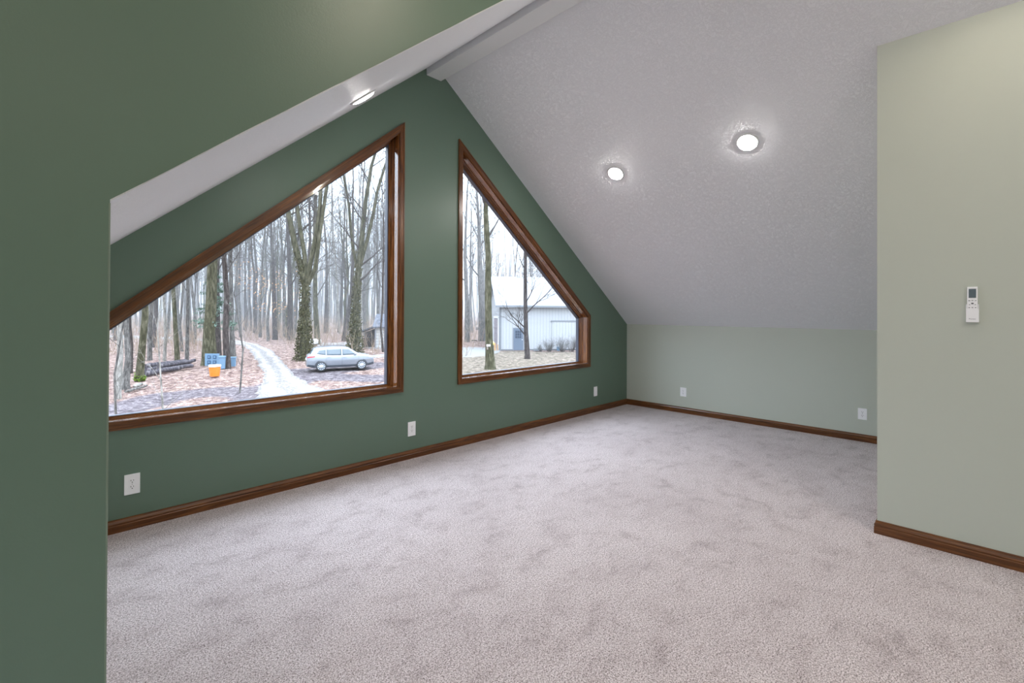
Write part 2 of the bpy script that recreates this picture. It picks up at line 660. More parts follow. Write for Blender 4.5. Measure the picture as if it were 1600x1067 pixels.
# ------------------------------------------------------------------ outlets
def outlet(loc, rotz, label, w=0.076, h=0.124):
    """local +y points into the wall"""
    root = thing('wall_outlet', label, 'outlet', loc, rotz, 'white duplex outlets near the floor')
    MB().box((-w / 2, -0.006, -h / 2), (w / 2, 0.0, h / 2)).build('cover_plate', PLASTIC, root, bevel=0.002)
    for s in (-1, 1):
        cz = s * 0.0195
        mb = MB()
        pts = []
        for k in range(28):
            a = 2 * PI * k / 28
            x = 0.0172 * math.cos(a)
            z = max(-0.0135, min(0.0135, 0.0172 * math.sin(a)))
            pts.append((x, cz + z))
        mb.prism(pts, [], XZ, -0.0085, -0.004)
        rc = mb.build('receptacle', PLASTIC, root)
        sl = MB()
        sl.box((-0.0080, -0.0092, cz + 0.001), (-0.0052, -0.0086, cz + 0.010))
        sl.box((0.0052, -0.0092, cz + 0.002), (0.0080, -0.0086, cz + 0.009))
        sl.cyl((0, -0.0092, cz - 0.0065), (0, -0.0086, cz - 0.0065), 0.003, sides=12)
        sl.build('socket_slots', SLOT, rc)
    MB().cyl((0, -0.0075, 0), (0, -0.006, 0), 0.003, sides=12).build('screw', Mat('screw_metal', srgb(190, 190, 192), 0.3, metal=0.6).m if 'screw_metal' not in bpy.data.materials else bpy.data.materials['screw_metal'], root)
    return root


outlet((0.4355, YG, 0.289), 0, 'white duplex outlet below the big left window, nearest the left edge', 0.081, 0.130)
outlet((2.5425, YG, 0.283), 0, 'white duplex outlet on the green wall between the two windows', 0.085, 0.136)
outlet((XK, 2.990, 0.294), -PI / 2, 'white duplex outlet on the pale knee wall, the one nearer the green wall', 0.088, 0.124)
outlet((XK, 0.944, 0.303), -PI / 2, 'white duplex outlet on the pale knee wall beside the plain corner wall', 0.083, 0.124)
# plain rocker plate under the right window
r = thing('wall_plate', 'narrow white wall plate on the green wall right of the smaller window', 'wall plate', (5.582, YG, 0.290))
MB().box((-0.040, -0.007, -0.067), (0.040, 0, 0.067)).build('cover_plate', PLASTIC, r, bevel=0.002)
MB().box((-0.017, -0.011, -0.033), (0.017, -0.006, 0.033)).build('insert', PLASTIC, r, bevel=0.0015)

# ------------------------------------------------------------------ remote control in its holder
RM = thing('remote_control', 'white air conditioner remote in a wall holder on the pale corner wall', 'remote control', (XN, 0.045, 1.466), -PI / 2)
# local +y points into the wall
MB().box((-0.0225, -0.024, -0.092), (0.0225, -0.006, 0.100)).build('body', PLASTIC, RM, bevel=0.004)
mb = MB()
mb.box((-0.027, -0.004, -0.104), (0.027, 0.0, 0.0))
mb.box((-0.027, -0.027, -0.104), (-0.0232, -0.004, -0.012))
mb.box((0.0232, -0.027, -0.104), (0.027, -0.004, -0.012))
mb.box((-0.027, -0.0275, -0.104), (0.027, -0.0243, -0.026))
mb.box((-0.027, -0.027, -0.104), (0.027, -0.004, -0.096))
MB.build(mb, 'wall_holder', PLASTIC, RM, bevel=0.0015)
MB().box((-0.0155, -0.0248, 0.036), (0.0155, -0.0238, 0.088)).build('display', SCREEN, RM)
for (bx, bz, bw, bh) in ((-0.013, 0.020, 0.008, 0.004), (0.0, 0.021, 0.008, 0.003), (0.013, 0.020, 0.007, 0.003), (0.0, 0.004, 0.010, 0.008), (-0.012, -0.003, 0.006, 0.003), (0.012, -0.003, 0.006, 0.003), (-0.013, -0.020, 0.006, 0.004), (0.0, -0.020, 0.007, 0.004), (0.013, -0.020, 0.006, 0.004)):
    MB().box((bx - bw / 2, -0.0250, bz - bh / 2), (bx + bw / 2, -0.0238, bz + bh / 2)).build('button', INK, RM)
fc = bpy.data.curves.new('brand_lettering', 'FONT')
fc.body = 'Pioneer'
fc.size = 0.0095
fc.align_x = 'CENTER'
fo = bpy.data.objects.new('brand_tmp', fc)
COL.objects.link(fo)
dg = bpy.context.evaluated_depsgraph_get()
fm = bpy.data.meshes.new_from_object(fo.evaluated_get(dg))
bpy.data.objects.remove(fo)
fm.materials.clear()
fm.materials.append(INK)
ft = bpy.data.objects.new('brand_lettering', fm)
COL.objects.link(ft)
ft.parent = RM
ft.rotation_euler = (PI / 2, 0, 0)
ft.location = (0.0, -0.0279, -0.088)

# ================================================================== OUTDOORS


def dist_poly(p, pl):
    best = 1e9
    for i in range(len(pl) - 1):
        a, b = pl[i], pl[i + 1]
        ab = (b[0] - a[0], b[1] - a[1])
        L2 = ab[0] ** 2 + ab[1] ** 2
        t = max(0, min(1, ((p[0] - a[0]) * ab[0] + (p[1] - a[1]) * ab[1]) / L2)) if L2 else 0
        d = math.hypot(p[0] - a[0] - ab[0] * t, p[1] - a[1] - ab[1] * t)
        best = min(best, d)
    return best


def to_ld(v):
    return (v.x * C45 - v.y * S45, v.x * S45 + v.y * C45)


def pl(px_list):
    return [to_ld(site(a, b)[0]) for a, b in px_list]


DR_L = [(378, 660), (394, 622), (406, 600), (411, 581), (402, 566), (392, 551), (382, 540.5), (369, 534.2)]
DR_R = [(560, 640), (530, 612), (486, 598), (462, 586), (449, 572), (438, 558), (425, 546), (403, 537), (370, 531.4)]
MUD = [pl([(180, 640), (260, 618), (330, 610), (400, 612)]), pl([(400, 612), (440, 640), (300, 640)]), pl([(440, 600), (480, 585), (540, 588), (600, 590)]), pl([(465, 580), (520, 577), (575, 570)])]


def terrain():
    Ls = [-220, -150, -110, -85, -70, -60] + [-55 + 0.6 * i for i in range(int(75 / 0.6))] + [21, 26, 34, 45, 60, 90, 130, 200]
    Ds = [-60, -20, 0, 5, 8] + [9 + 0.55 * i for i in range(int(54 / 0.55))] + [64, 67, 71, 76, 82, 90, 100, 115, 135, 160, 200, 260, 400]
    mb = MB()
    mud, gra = [], []
    for D in Ds:
        for l in Ls:
            p = ld(l, D)
            nz = noise.noise(Vector((l * 0.35, D * 0.35, 0))) * 0.07 if D > 8 else 0
            mb.v.append((p.x, p.y, p.z + nz - 0.05))
            w = 0
            if 8 < D < 62:
                for k, m_ in enumerate(MUD):
                    d = dist_poly((l, D), m_)
                    w = max(w, max(0, min(1, (1.9 - d) / 1.2)) if k != 3 else max(0, min(1, (2.3 - d) / 1.4)))
            mud.append(w)
            rr = l / max(D, 1)
            g = max(0, min(1, (rr + 0.16) / 0.05)) * max(0, min(1, (46 - D) / 3))
            gra.append(g)
    nl = len(Ls)
    for i in range(len(Ds) - 1):
        for j in range(nl - 1):
            a = i * nl + j
            mb.f.append((a, a + 1, a + nl + 1, a + nl))
    m = Mat('leaf_covered_ground', rough=0.95, spec=0.15)
    v = m.coords()
    f1 = m.noise(v, 3.6, 7, 0.92)
    f2 = m.noise(v, 1.6, 4, 0.6)
    f3 = m.noise(v, 2.4, 6, 0.75)
    leaf = m.ramp(f1, [(0.40, srgb(40, 30, 30)), (0.46, srgb(92, 72, 66)), (0.52, srgb(126, 104, 95)), (0.60, srgb(190, 172, 160))])
    tint = m.ramp(f2, [(0.35, (0.80, 0.78, 0.85, 1)), (0.6, (1.0, 1.0, 1.0, 1))])
    leaf = m.mix(1.0, leaf, tint, 'MULTIPLY')
    mudc = m.ramp(f1, [(0.40, srgb(46, 40, 44)), (0.51, srgb(88, 80, 84)), (0.60, srgb(142, 134, 136))])
    grc = m.ramp(f1, [(0.41, srgb(34, 32, 26)), (0.46, srgb(70, 68, 54)), (0.52, srgb(98, 92, 82)), (0.58, srgb(150, 142, 132))])
    grg = m.ramp(f2, [(0.42, srgb(74, 80, 50)), (0.52, srgb(112, 104, 92))])
    grc = m.mix(0.22, grc, grg)
    grc = m.mix(0.3, grc, leaf)

    def edge(attr):
        a = m.n('ShaderNodeAttribute')
        a.attribute_name = attr
        s = m.n('ShaderNodeMath', operation='ADD')
        m.l(a.outputs['Fac'], s.inputs[0])
        m.l(f3, s.inputs[1])
        r_ = m.n('ShaderNodeMapRange')
        r_.inputs['From Min'].default_value = 0.85
        r_.inputs['From Max'].default_value = 1.12
        m.l(s.outputs[0], r_.inputs['Value'])
        return r_.outputs[0]
    c = m.mix(edge('grass'), leaf, grc)
    c = m.mix(edge('mud'), c, mudc)
    m.l(c, m.b.inputs['Base Color'])
    m.bump(f1, 0.8, 0.08)
    o = mb.build('ground', m.m, fix=False, smooth=True)
    o['kind'] = 'structure'
    for nm, arr in (('mud', mud), ('grass', gra)):
        at_ = o.data.attributes.new(nm, 'FLOAT', 'POINT')
        at_.data.foreach_set('value', arr)
    return o


terrain()


def gravel_mat():
    m = Mat('pale_wet_gravel', rough=0.8, spec=0.3)
    v = m.coords()
    f1 = m.noise(v, 7, 5, 0.75)
    f2 = m.noise(v, 1.1, 6, 0.7, 0.6)
    a = m.n('ShaderNodeAttribute')
    a.attribute_name = 'across'
    ad = m.n('ShaderNodeMath', operation='MULTIPLY_ADD')
    m.l(a.outputs['Fac'], ad.inputs[0])
    ad.inputs[1].default_value = 0.55
    m.l(f2, ad.inputs[2])
    c = m.ramp(f1, [(0.40, srgb(104, 100, 98)), (0.5, srgb(146, 143, 140)), (0.60, srgb(182, 180, 176))])
    t = m.ramp(ad.outputs[0], [(0.44, (1, 1, 1, 1)), (0.74, (0.50, 0.48, 0.49, 1))])
    m.l(m.mix(1.0, c, t, 'MULTIPLY'), m.b.inputs['Base Color'])
    m.bump(f1, 0.5, 0.05)
    return m.m


GRAVEL = gravel_mat()


def strip(name, left, right, m, n=60, lift=0.0, jag=0.12, label=None, cross=8):
    """a road surface between two ground lines (lateral, depth)"""
    def samp(pl_, t):
        L = [0]
        for i in range(len(pl_) - 1):
            L.append(L[-1] + math.hypot(pl_[i + 1][0] - pl_[i][0], pl_[i + 1][1] - pl_[i][1]))
        s = t * L[-1]
        for i in range(len(pl_) - 1):
            if s <= L[i + 1] or i == len(pl_) - 2:
                u = (s - L[i]) / max(1e-6, L[i + 1] - L[i])
                return (pl_[i][0] * (1 - u) + pl_[i + 1][0] * u, pl_[i][1] * (1 - u) + pl_[i + 1][1] * u)
    mb = MB()
    for i in range(n + 1):
        a, b = samp(left, i / n), samp(right, i / n)
        ja = jag * noise.noise(Vector((i * 0.7, 0.3, 5)))
        jb = jag * noise.noise(Vector((i * 0.7, 7.3, 5)))
        dx, dy = b[0] - a[0], b[1] - a[1]
        w = max(0.3, math.hypot(dx, dy))
        a = (a[0] - dx / w * ja, a[1] - dy / w * ja)
        b = (b[0] + dx / w * jb, b[1] + dy / w * jb)
        for k in range(cross + 1):
            u = k / cross
            l, D = a[0] * (1 - u) + b[0] * u, a[1] * (1 - u) + b[1] * u
            nz = noise.noise(Vector((l * 0.35, D * 0.35, 0))) * 0.07 if D > 8 else 0
            p = ld(l, D)
            e = 0 if 0 < k < cross else -0.08
            mb.v.append((p.x, p.y, p.z + nz + 0.0 + lift + e))
    c1 = cross + 1
    for i in range(n):
        for k in range(cross):
            q = i * c1 + k
            mb.f.append((q, q + 1, q + c1 + 1, q + c1))
    o = mb.build(name, m, smooth=True, fix=False)
    at_ = o.data.attributes.new('across', 'FLOAT', 'POINT')
    tr = [1.0, 0.35, 0.0, 0.3, 0.75, 0.3, 0.0, 0.35, 1.0]
    at_.data.foreach_set('value', [tr[min(8, int(k * 8 / cross))] for i in range(n + 1) for k in range(cross + 1)])
    o['kind'] = 'structure'
    return o


strip('driveway', pl(DR_L), pl(DR_R), GRAVEL, 90, 0.01, 0.35)
strip('far_driveway', pl([(382, 540), (343, 533), (240, 529), (150, 526.5), (60, 526)]), pl([(382, 532.5), (343, 529.2), (240, 525.2), (150, 523), (60, 522.6)]), GRAVEL, 60, 0.02, 0.3)
strip('side_lane', pl([(494, 541), (540, 539.5), (575, 544), (640, 548)]), pl([(497, 536), (540, 534), (580, 537), (640, 540)]), GRAVEL, 40, 0.02, 0.2)
strip('parking_gravel', pl([(560, 560), (600, 557), (660, 552)]), pl([(560, 557), (600, 552.5), (660, 548)]), GRAVEL, 30, 0.02, 0.25)
strip('concrete_slab', pl([(700, 556), (735, 557), (762, 554), (781, 549)]), pl([(700, 543), (735, 541.5), (762, 542), (779, 543)]), Mat('pale_concrete', srgb(112, 112, 112), 0.8).m, 30, 0.03, 0.1)


# ---------------------------------------------------------------- bark and foliage materials
def bark(name, dark, mid, light, sc=3.0):
    m = Mat(name, mid, 0.9, 0.2)
    v = m.coords((1, 1, 0.25))
    f = m.noise(v, sc * 4, 5, 0.7)
    m.l(m.ramp(f, [(0.36, dark), (0.5, mid), (0.66, light)]), m.b.inputs['Base Color'])
    m.bump(f, 0.6, 0.03)
    return m.m


BK_GREY = bark('grey_bark', srgb(52, 50, 50), srgb(86, 83, 80), srgb(124, 120, 116))
BK_DARK = bark('dark_brown_bark', srgb(36, 31, 31), srgb(60, 54, 52), srgb(90, 82, 80))
BK_MOSS = bark('mossy_bark', srgb(42, 41, 29), srgb(68, 66, 50), srgb(104, 100, 84), 2.0)
BK_PALE = bark('pale_bark', srgb(88, 86, 82), srgb(124, 120, 114), srgb(160, 156, 150))
TWIG = Mat('twig_bark', srgb(72, 67, 65), 0.9, 0.2).m
FARBARK = Mat('far_bark', srgb(88, 84, 86), 0.95, 0.1).m
IVY = bark('ivy_leaves', srgb(36, 38, 22), srgb(66, 66, 42), srgb(128, 120, 92), 4)
BEECH = Mat('dry_beech_leaves', srgb(206, 160, 118), 0.9, 0.1).m
EVERG = bark('evergreen_needles', srgb(60, 78, 66), srgb(98, 118, 104), srgb(140, 158, 148), 4)
MOSSG = Mat('bright_moss', srgb(92, 112, 46), 0.95, 0.1).m


def rdir(rng, d, ang):
    """direction at angle ang from d"""
    a = Vector((rng.gauss(0, 1), rng.gauss(0, 1), rng.gauss(0, 1)))
    a = (a - d * a.dot(d)).normalized()
    return (d * math.cos(ang) + a * math.sin(ang)).normalized()


def grow(mb, rng, p, d, L, r, lvl, maxl, sides):
    n = max(2, 5 - lvl)
    pts, rad = [p.copy()], [r]
    q = p.copy()
    dd = d.copy()
    for i in range(n):
        dd = (dd + Vector((rng.gauss(0, 0.16), rng.gauss(0, 0.16), rng.gauss(0, 0.10) + 0.10))).normalized()
        q = q + dd * (L / n)
        pts.append(q.copy())
        rad.append(max(0.004, r * (1 - 0.8 * (i + 1) / n)))
    mb.tube(pts, rad, sides[min(lvl, len(sides) - 1)], cap=False)
    if lvl >= maxl:
        return
    k = rng.randint(4, 6) if lvl < maxl - 1 else rng.randint(3, 5)
    for _ in range(k):
        t = rng.uniform(0.25, 1.0)
        i = min(n - 1, int(t * n))
        u = t * n - i
        s = pts[i].lerp(pts[i + 1], u)
        dd = (pts[i + 1] - pts[i]).normalized()
        grow(mb, rng, s, rdir(rng, dd, rng.uniform(0.45, 1.0)), L * rng.uniform(0.4, 0.62), max(0.005, rad[i] * 0.6), lvl + 1, maxl, sides)


def interp(pts, t):
    n = len(pts) - 1
    i = min(n - 1, int(t * n))
    return pts[i].lerp(pts[i + 1], t * n - i), (pts[i + 1] - pts[i]).normalized()


def crown(mb, rng, pts, rads, first=0.3, count=16, maxl=2, scale=1.0, sides=(5, 4, 3, 3)):
    for k in range(count):
        t = first + (1 - first) * (k + rng.random()) / count
        s, dd = interp(pts, t)
        n = len(rads) - 1
        rr = rads[min(n, int(t * n))]
        L = (3.2 + 2.2 * rng.random()) * scale * (1.15 - 0.55 * t)
        grow(mb, rng, s, rdir(rng, dd, rng.uniform(0.5, 1.05)), L, max(0.015, rr * 0.38), 1, 1 + maxl, sides)


def leaves_on(mb, rng, c, R, n, s=0.12):
    for _ in range(n):
        p = c + Vector((rng.gauss(0, R[0]), rng.gauss(0, R[1]), rng.gauss(0, R[2])))
        a = Vector((rng.gauss(0, 1), rng.gauss(0, 1), rng.gauss(0, 1))).normalized()
        b = a.orthogonal().normalized()
        c2 = a.cross(b)
        k = len(mb.v)
        ss = s * rng.uniform(0.6, 1.3)
        for u, w in ((-1, 0), (0, -0.55), (1, 0), (0, 0.55)):
            q = p + b * (u * ss) + c2 * (w * ss)
            mb.v.append(tuple(q))
        mb.f.append((k, k + 1, k + 2, k + 3))


# forest prototypes (single mesh each: they stand far off)
PROTO = []
for sd in range(9):
    rng = random.Random(100 + sd)
    mb = MB()
    Ht = rng.uniform(19, 25)
    r0 = rng.uniform(0.10, 0.21)
    pts = [Vector((0, 0, -0.4))]
    dx = Vector((0, 0, 0))
    n = 9
    for i in range(1, n + 1):
        dx += Vector((rng.gauss(0, 0.13), rng.gauss(0, 0.13), 0))
        pts.append(Vector((dx.x, dx.y, Ht * i / n)))
    rads = [r0 * 1.25] + [r0 * (1 - 0.9 * (i / n) ** 1.2) for i in range(1, n + 1)]
    mb.tube(pts, rads, 8, cap=False)
    if sd % 3 == 1:      # forked
        s, dd = interp(pts, 0.35)
        q = [s, s + Vector((rng.uniform(-1, 1), rng.uniform(-1, 1), 4)), s + Vector((rng.uniform(-2, 2), rng.uniform(-2, 2), 11))]
        mb.tube(q, [r0 * 0.6, r0 * 0.45, 0.03], 6, cap=False)
        crown(mb, rng, q, [r0 * 0.6, r0 * 0.45, 0.03], 0.3, 6, 1, 0.8)
    crown(mb, rng, pts, rads, 0.28 if sd % 2 else 0.4, 20, 2, 0.95)
    PROTO.append((mb, (BK_GREY, BK_DARK, BK_GREY, BK_PALE, BK_DARK, BK_GREY, BK_DARK, BK_MOSS, BK_GREY)[sd]))

PROTO_ME = []
for mb, m in PROTO:
    me = bpy.data.meshes.new('bare_tree')
    me.from_pydata(mb.v, [], mb.f)
    for p in me.polygons:
        p.use_smooth = True
    me.materials.append(m)
    PROTO_ME.append(me)

# saplings
SAP = []
for sd in range(4):
    rng = random.Random(300 + sd)
    mb = MB()
    pts = [Vector((0, 0, -0.2)), Vector((rng.gauss(0, 0.1), rng.gauss(0, 0.1), 2.2)), Vector((rng.gauss(0, 0.3), rng.gauss(0, 0.3), 5)), Vector((rng.gauss(0, 0.5), rng.gauss(0, 0.5), 8))]
    rads = [0.05, 0.04, 0.025, 0.008]
    mb.tube(pts, rads, 5, cap=False)
    for k in range(9):
        s, dd = interp(pts, 0.2 + 0.8 * k / 9)
        grow(mb, rng, s, rdir(rng, dd, rng.uniform(0.6, 1.2)), rng.uniform(1.0, 2.0), 0.016, 2, 3, (4, 4, 3, 3))
    me = bpy.data.meshes.new('sapling')
    me.from_pydata(mb.v, [], mb.f)
    me.materials.append(BK_PALE if sd % 2 else BK_GREY)
    SAP.append(me)


# ---------------------------------------------------------------- individual trees
def hero(px, py, wpx, stem_px, m, label, seed, ht=None, ivy=False, extra=(), bough=14, first=0.3, name='tree', flare=1.35, D=None, maxl=2, moss=False, leaf=None, scale=1.0):
    maxl = 3
    """px, py: foot; wpx: width of the trunk; stem_px: further points of the stem"""
    rng = random.Random(seed)
    if D is None:
        base, D = site(px, py)
    else:
        base = at(px, py, D)
    k = D / FOC
    r = wpx * k / 2
    root = thing(name, label, 'tree', tuple(base))
    side = ld(0, 1, 0)
    pts = [Vector((0, 0, -0.3)), Vector((0, 0, 0.25))]
    for i, (a, b) in enumerate(stem_px):
        q = at(a, b, D) - base
        pts.append(q + Vector((rng.gauss(0, 0.12), rng.gauss(0, 0.12), 0)) * 0.4)
    # carry on above the last seen point
    dd = (pts[-1] - pts[-2]).normalized()
    H = ht or rng.uniform(19, 23)
    dd = (dd + Vector((0, 0, 0.3))).normalized()
    while pts[-1].z < H:
        dd = (dd + Vector((rng.gauss(0, 0.05), rng.gauss(0, 0.05), 0.02))).normalized()
        pts.append(pts[-1] + dd * 2.4)
    zt = pts[-1].z
    rads = [r * flare] + [max(0.02, r * (1.02 - 0.9 * (max(0, p.z) / zt) ** 1.2)) * (flare ** 0.5 if i == 0 else 1) for i, p in enumerate(pts[1:])]
    # resample
    P, Rr = [], []
    for i in range(len(pts) - 1):
        for u in (0, 0.5):
            P.append(pts[i].lerp(pts[i + 1], u))
            Rr.append(rads[i] * (1 - u) + rads[i + 1] * u)
    P.append(pts[-1])
    Rr.append(rads[-1])
    mb = MB().tube(P, Rr, 12, cap=False)
    br = MB()
    for (pl_, w0, w1) in extra:      # further stems, given by points in the same depth
        q = [at(a, b, D) - base for a, b in pl_]
        d2 = (q[-1] - q[-2]).normalized()
        while q[-1].z < H * 0.9:
            d2 = (d2 + Vector((rng.gauss(0, 0.05), rng.gauss(0, 0.05), 0.06))).normalized()
            q.append(q[-1] + d2 * 2.2)
        nn = len(q)
        rr = [max(0.02, (w0 + (w1 - w0) * i / (nn - 1)) * k / 2) for i in range(nn)]
        mb.tube(q, rr, 9, cap=False)
        crown(br, rng, q, rr, 0.35, bough // 2, maxl, 0.8 * scale)
    mb.build('trunk', m, root, smooth=True, fix=False)
    crown(br, rng, P, Rr, first, bough, maxl, scale)
    br.build('branches', TWIG if m is not BK_DARK else BK_DARK, root, fix=False)
    if ivy:
        iv = MB()
        for _ in range(2600):
            z = abs(rng.gauss(0, 3.2)) if rng.random() < 0.75 else rng.uniform(0, 8)
            z = min(z, 9)
            t = 0
            # nearest stem point
            for i in range(len(P) - 1):
                if P[i].z <= z <= P[i + 1].z:
                    u = (z - P[i].z) / max(1e-6, P[i + 1].z - P[i].z)
                    c = P[i].lerp(P[i + 1], u)
                    rr = Rr[i]
                    break
            else:
                continue
            a = rng.uniform(0, 2 * PI)
            w = rr * rng.uniform(0.9, 1.25) + (0.35 * max(0, 1 - z / 3.2)) * rng.random() + 0.10 * rng.random()
            leaves_on(iv, rng, c + Vector((math.cos(a) * w, math.sin(a) * w, 0)), (0.03, 0.03, 0.03), 1, 0.09)
        tag(iv.build('ivy', IVY, root, fix=False), kind='stuff')
    if moss:
        iv = MB()
        for _ in range(500):
            a = rng.uniform(0, 2 * PI)
            z = abs(rng.gauss(0, 0.14))
            w = r * 1.25 * (1 - z * 0.1)
            leaves_on(iv, rng, Vector((math.cos(a) * w, math.sin(a) * w, z)), (0.03, 0.03, 0.02), 1, 0.045)
        tag(iv.build('moss', MOSSG, root, fix=False), kind='stuff')
    if leaf:
        lv = MB()
        for (a, b, R) in leaf:
            leaves_on(lv, rng, at(a, b, D) - base, (R, R, R * 0.4), 160, 0.10)
        tag(lv.build('dry_leaves', BEECH, root, fix=False), kind='stuff')
    return root


hero(184, 622, 8, [(185.5, 560), (187, 505)], BK_PALE, 'pale slim tree trunk nearest the left edge of the big window', 1, bough=12)
hero(196, 606, 8, [(196, 560), (196, 500)], BK_GREY, 'grey trunk with a wide foot just right of the pale slim leftmost trunk', 2, flare=1.9, bough=10)
hero(205, 583, 4, [(206, 540), (203, 490)], BK_DARK, 'thin dark trunk between the wide-footed grey trunk and the leaning mossy one', 3, bough=10)
hero(218, 594, 10, [(222, 545), (228, 490)], BK_MOSS, 'leaning tree with bright green moss at its foot, left of the log pile', 4, moss=True, bough=12)
hero(234, 562, 6, [(235, 520), (236, 470)], BK_GREY, 'grey tree standing behind the left end of the log pile', 5, bough=10)
hero(257, 563, 4, [(258, 520), (255, 440)], BK_PALE, 'thin pale tree behind the log pile, left of the leaning trunk', 6, bough=9)
hero(277, 566, 6.5, [(275, 520), (271, 455), (268, 400)], BK_MOSS, 'olive trunk leaning left from behind the middle of the log pile', 7, bough=12)
hero(292, 563, 5, [(293, 515), (292, 450)], BK_GREY, 'slim grey tree behind the right end of the log pile', 8, bough=10)
hero(327, 569, 17, [(328, 520), (329, 470), (331, 400)], BK_MOSS, 'thickest greenish trunk behind the blue window-like panel', 9, flare=1.6, bough=16)
hero(341, 557, 8, [(341, 510), (339, 440)], BK_DARK, 'dark trunk squeezed between the thickest trunk and the blue bins', 10, bough=10)
hero(355, 575, 9, [(354, 520), (353, 460), (350, 380)], BK_DARK, 'dark brown trunk standing between the two blue bins', 11, bough=12)
hero(364, 556, 7, [(363, 500), (361, 430)], BK_GREY, 'grey tree just behind the right blue bin by the driveway', 12, bough=10)
hero(430, 530, 7, [(429, 490), (427, 430), (424, 370)], BK_DARK, 'dark tree right of the driveway bend hung with dry orange leaves', 13, leaf=[(428, 452, 1.6), (431, 480, 1.2), (400, 430, 2.2)], bough=12)
hero(445, 526, 5, [(444, 480), (443, 420)], BK_GREY, 'slim grey trunk second behind the driveway bend, beside the leafy dark tree', 14, bough=10)
hero(453, 531, 8, [(453, 480), (452, 420), (449, 350)], BK_DARK, 'sturdy brown trunk between the driveway bend and the ivy tree', 15, bough=12)
hero(476, 562, 12, [(477, 500), (478, 450), (474, 425), (462, 385), (451, 340), (445, 300)], BK_MOSS, 'ivy-covered many-stemmed tree behind the rear of the silver car', 16, ivy=True,
     extra=[([(478, 450), (487, 400), (495, 360), (500, 320)], 8, 3), ([(478, 448), (476, 400), (468, 350), (463, 310)], 7, 3), ([(480, 445), (492, 420), (499, 370), (510, 295)], 7, 3)], bough=10, flare=1.7)
hero(496, 538, 8, [(494, 480), (492, 432), (497, 360), (511, 293)], BK_MOSS, 'green-tinged trunk just right of the ivy tree, behind the silver car roof', 17, extra=[([(493, 400), (492, 350), (493, 300), (492, 270)], 7, 4)], bough=12)
hero(509, 520, 5.5, [(510, 470), (511, 410)], BK_DARK, 'dark slim tree in the woods above the silver car roof', 18, bough=10)
hero(530, 519, 5, [(534, 460), (536, 400)], BK_DARK, 'dark slim tree in the woods above the silver car windscreen', 19, bough=10)
hero(538, 532, 7, [(543, 490), (549, 455), (552, 400), (550, 340)], BK_DARK, 'dark trunk leaning right, left of the ivied tree at the car bonnet', 20, bough=12)
hero(554, 552, 11, [(555, 500), (558, 440), (565, 380), (571, 311), (581, 259), (590, 225)], BK_MOSS, 'tall ivied tree behind the bonnet of the silver car', 21, ivy=True,
     extra=[([(561, 420), (575, 370), (584, 330), (590, 297)], 6, 3), ([(560, 430), (550, 380), (545, 320), (538, 280)], 5, 2.5)], bough=16, flare=1.5)
hero(573, 514, 7, [(572, 470), (574, 420)], BK_MOSS, 'greenish trunk behind the shed roof near the right window post', 22, bough=10)
hero(597, 512, 6, [(598, 460), (599, 400)], BK_GREY, 'grey trunk beyond the shed at the right edge of the big window', 23, bough=12)
# seen through the smaller window
hero(730, 534, 8, [(729, 470), (727, 400), (729, 330)], BK_GREY, 'grey trunk at the left edge of the smaller window, left of the black object', 24, bough=12)
hero(737, 519, 5, [(736, 470), (735, 400)], BK_GREY, 'slim grey trunk behind the black object in the leaves', 25, bough=10)
hero(753, 532, 10, [(752, 480), (750, 420), (748, 350), (744, 290)], BK_GREY, 'thick grey trunk behind the mossy trunk with the small box', 26, bough=14)
TB = hero(766, 575, 12, [(764, 530), (762, 470), (762, 400), (760, 335), (759, 270)], BK_MOSS, 'mossy upright trunk in front of the white barn corner', 27, flare=1.8, bough=10, first=0.4)
hero(824, 560, 7, [(822, 520), (821, 470), (821, 400), (820, 330)], BK_DARK, 'thin dark tree standing in front of the barn door', 28, flare=1.6, bough=18, first=0.16, scale=0.75)
# a near sapling whose pale twigs cross the lower left of the window
for (l, D, s, si, lb) in ((-14.2, 17.0, 0.9, 0, 'pale twiggy sapling close to the house at the left of the big window'), (-11.7, 16.0, 0.75, 1, 'second pale sapling close to the house, under the leaning mossy tree'), (-13.8, 24.0, 1.0, 2, 'thin grey sapling beside the fallen log')):
    o = bpy.data.objects.new('sapling', SAP[si])
    COL.objects.link(o)
    o.location = ld(l, D)
    o.scale = (s, s, s)
    tag(o, lb, 'tree')

# ---------------------------------------------------------------- barn
BC, _ = site(781, 547.3)
BL, BD = to_ld(BC)
BROT = math.radians(8)
bx_ = RGT * math.cos(BROT) + Vector((S45, C45, 0)) * math.sin(BROT)
by_ = Vector((S45, C45, 0)) * math.cos(BROT) - RGT * math.sin(BROT)
brz = math.atan2(bx_.y, bx_.x)


def metal_siding(name, col, pitch, rough=0.5):
    m = Mat(name, col, rough, 0.4)
    t = m.n('ShaderNodeTexCoord')
    s = m.n('ShaderNodeSeparateXYZ')
    m.l(t.outputs['Object'], s.inputs[0])
    ad = m.n('ShaderNodeMath', operation='ADD')
    m.l(s.outputs['X'], ad.inputs[0])
    m.l(s.outputs['Y'], ad.inputs[1])
    w = m.n('ShaderNodeMath', operation='PINGPONG')
    w.inputs[1].default_value = pitch / 2
    m.l(ad.outputs[0], w.inputs[0])
    r_ = m.ramp(w.outputs[0], [(0.0, (0, 0, 0, 1)), (0.03, (0.6, 0.6, 0.6, 1)), (0.06, (1, 1, 1, 1))])
    c = m.ramp(w.outputs[0], [(0.0, tuple(x * 0.72 for x in col[:3]) + (1,)), (0.035, col)])
    m.l(c, m.b.inputs['Base Color'])
    m.bump(r_, 0.5, 0.02)
    return m.m


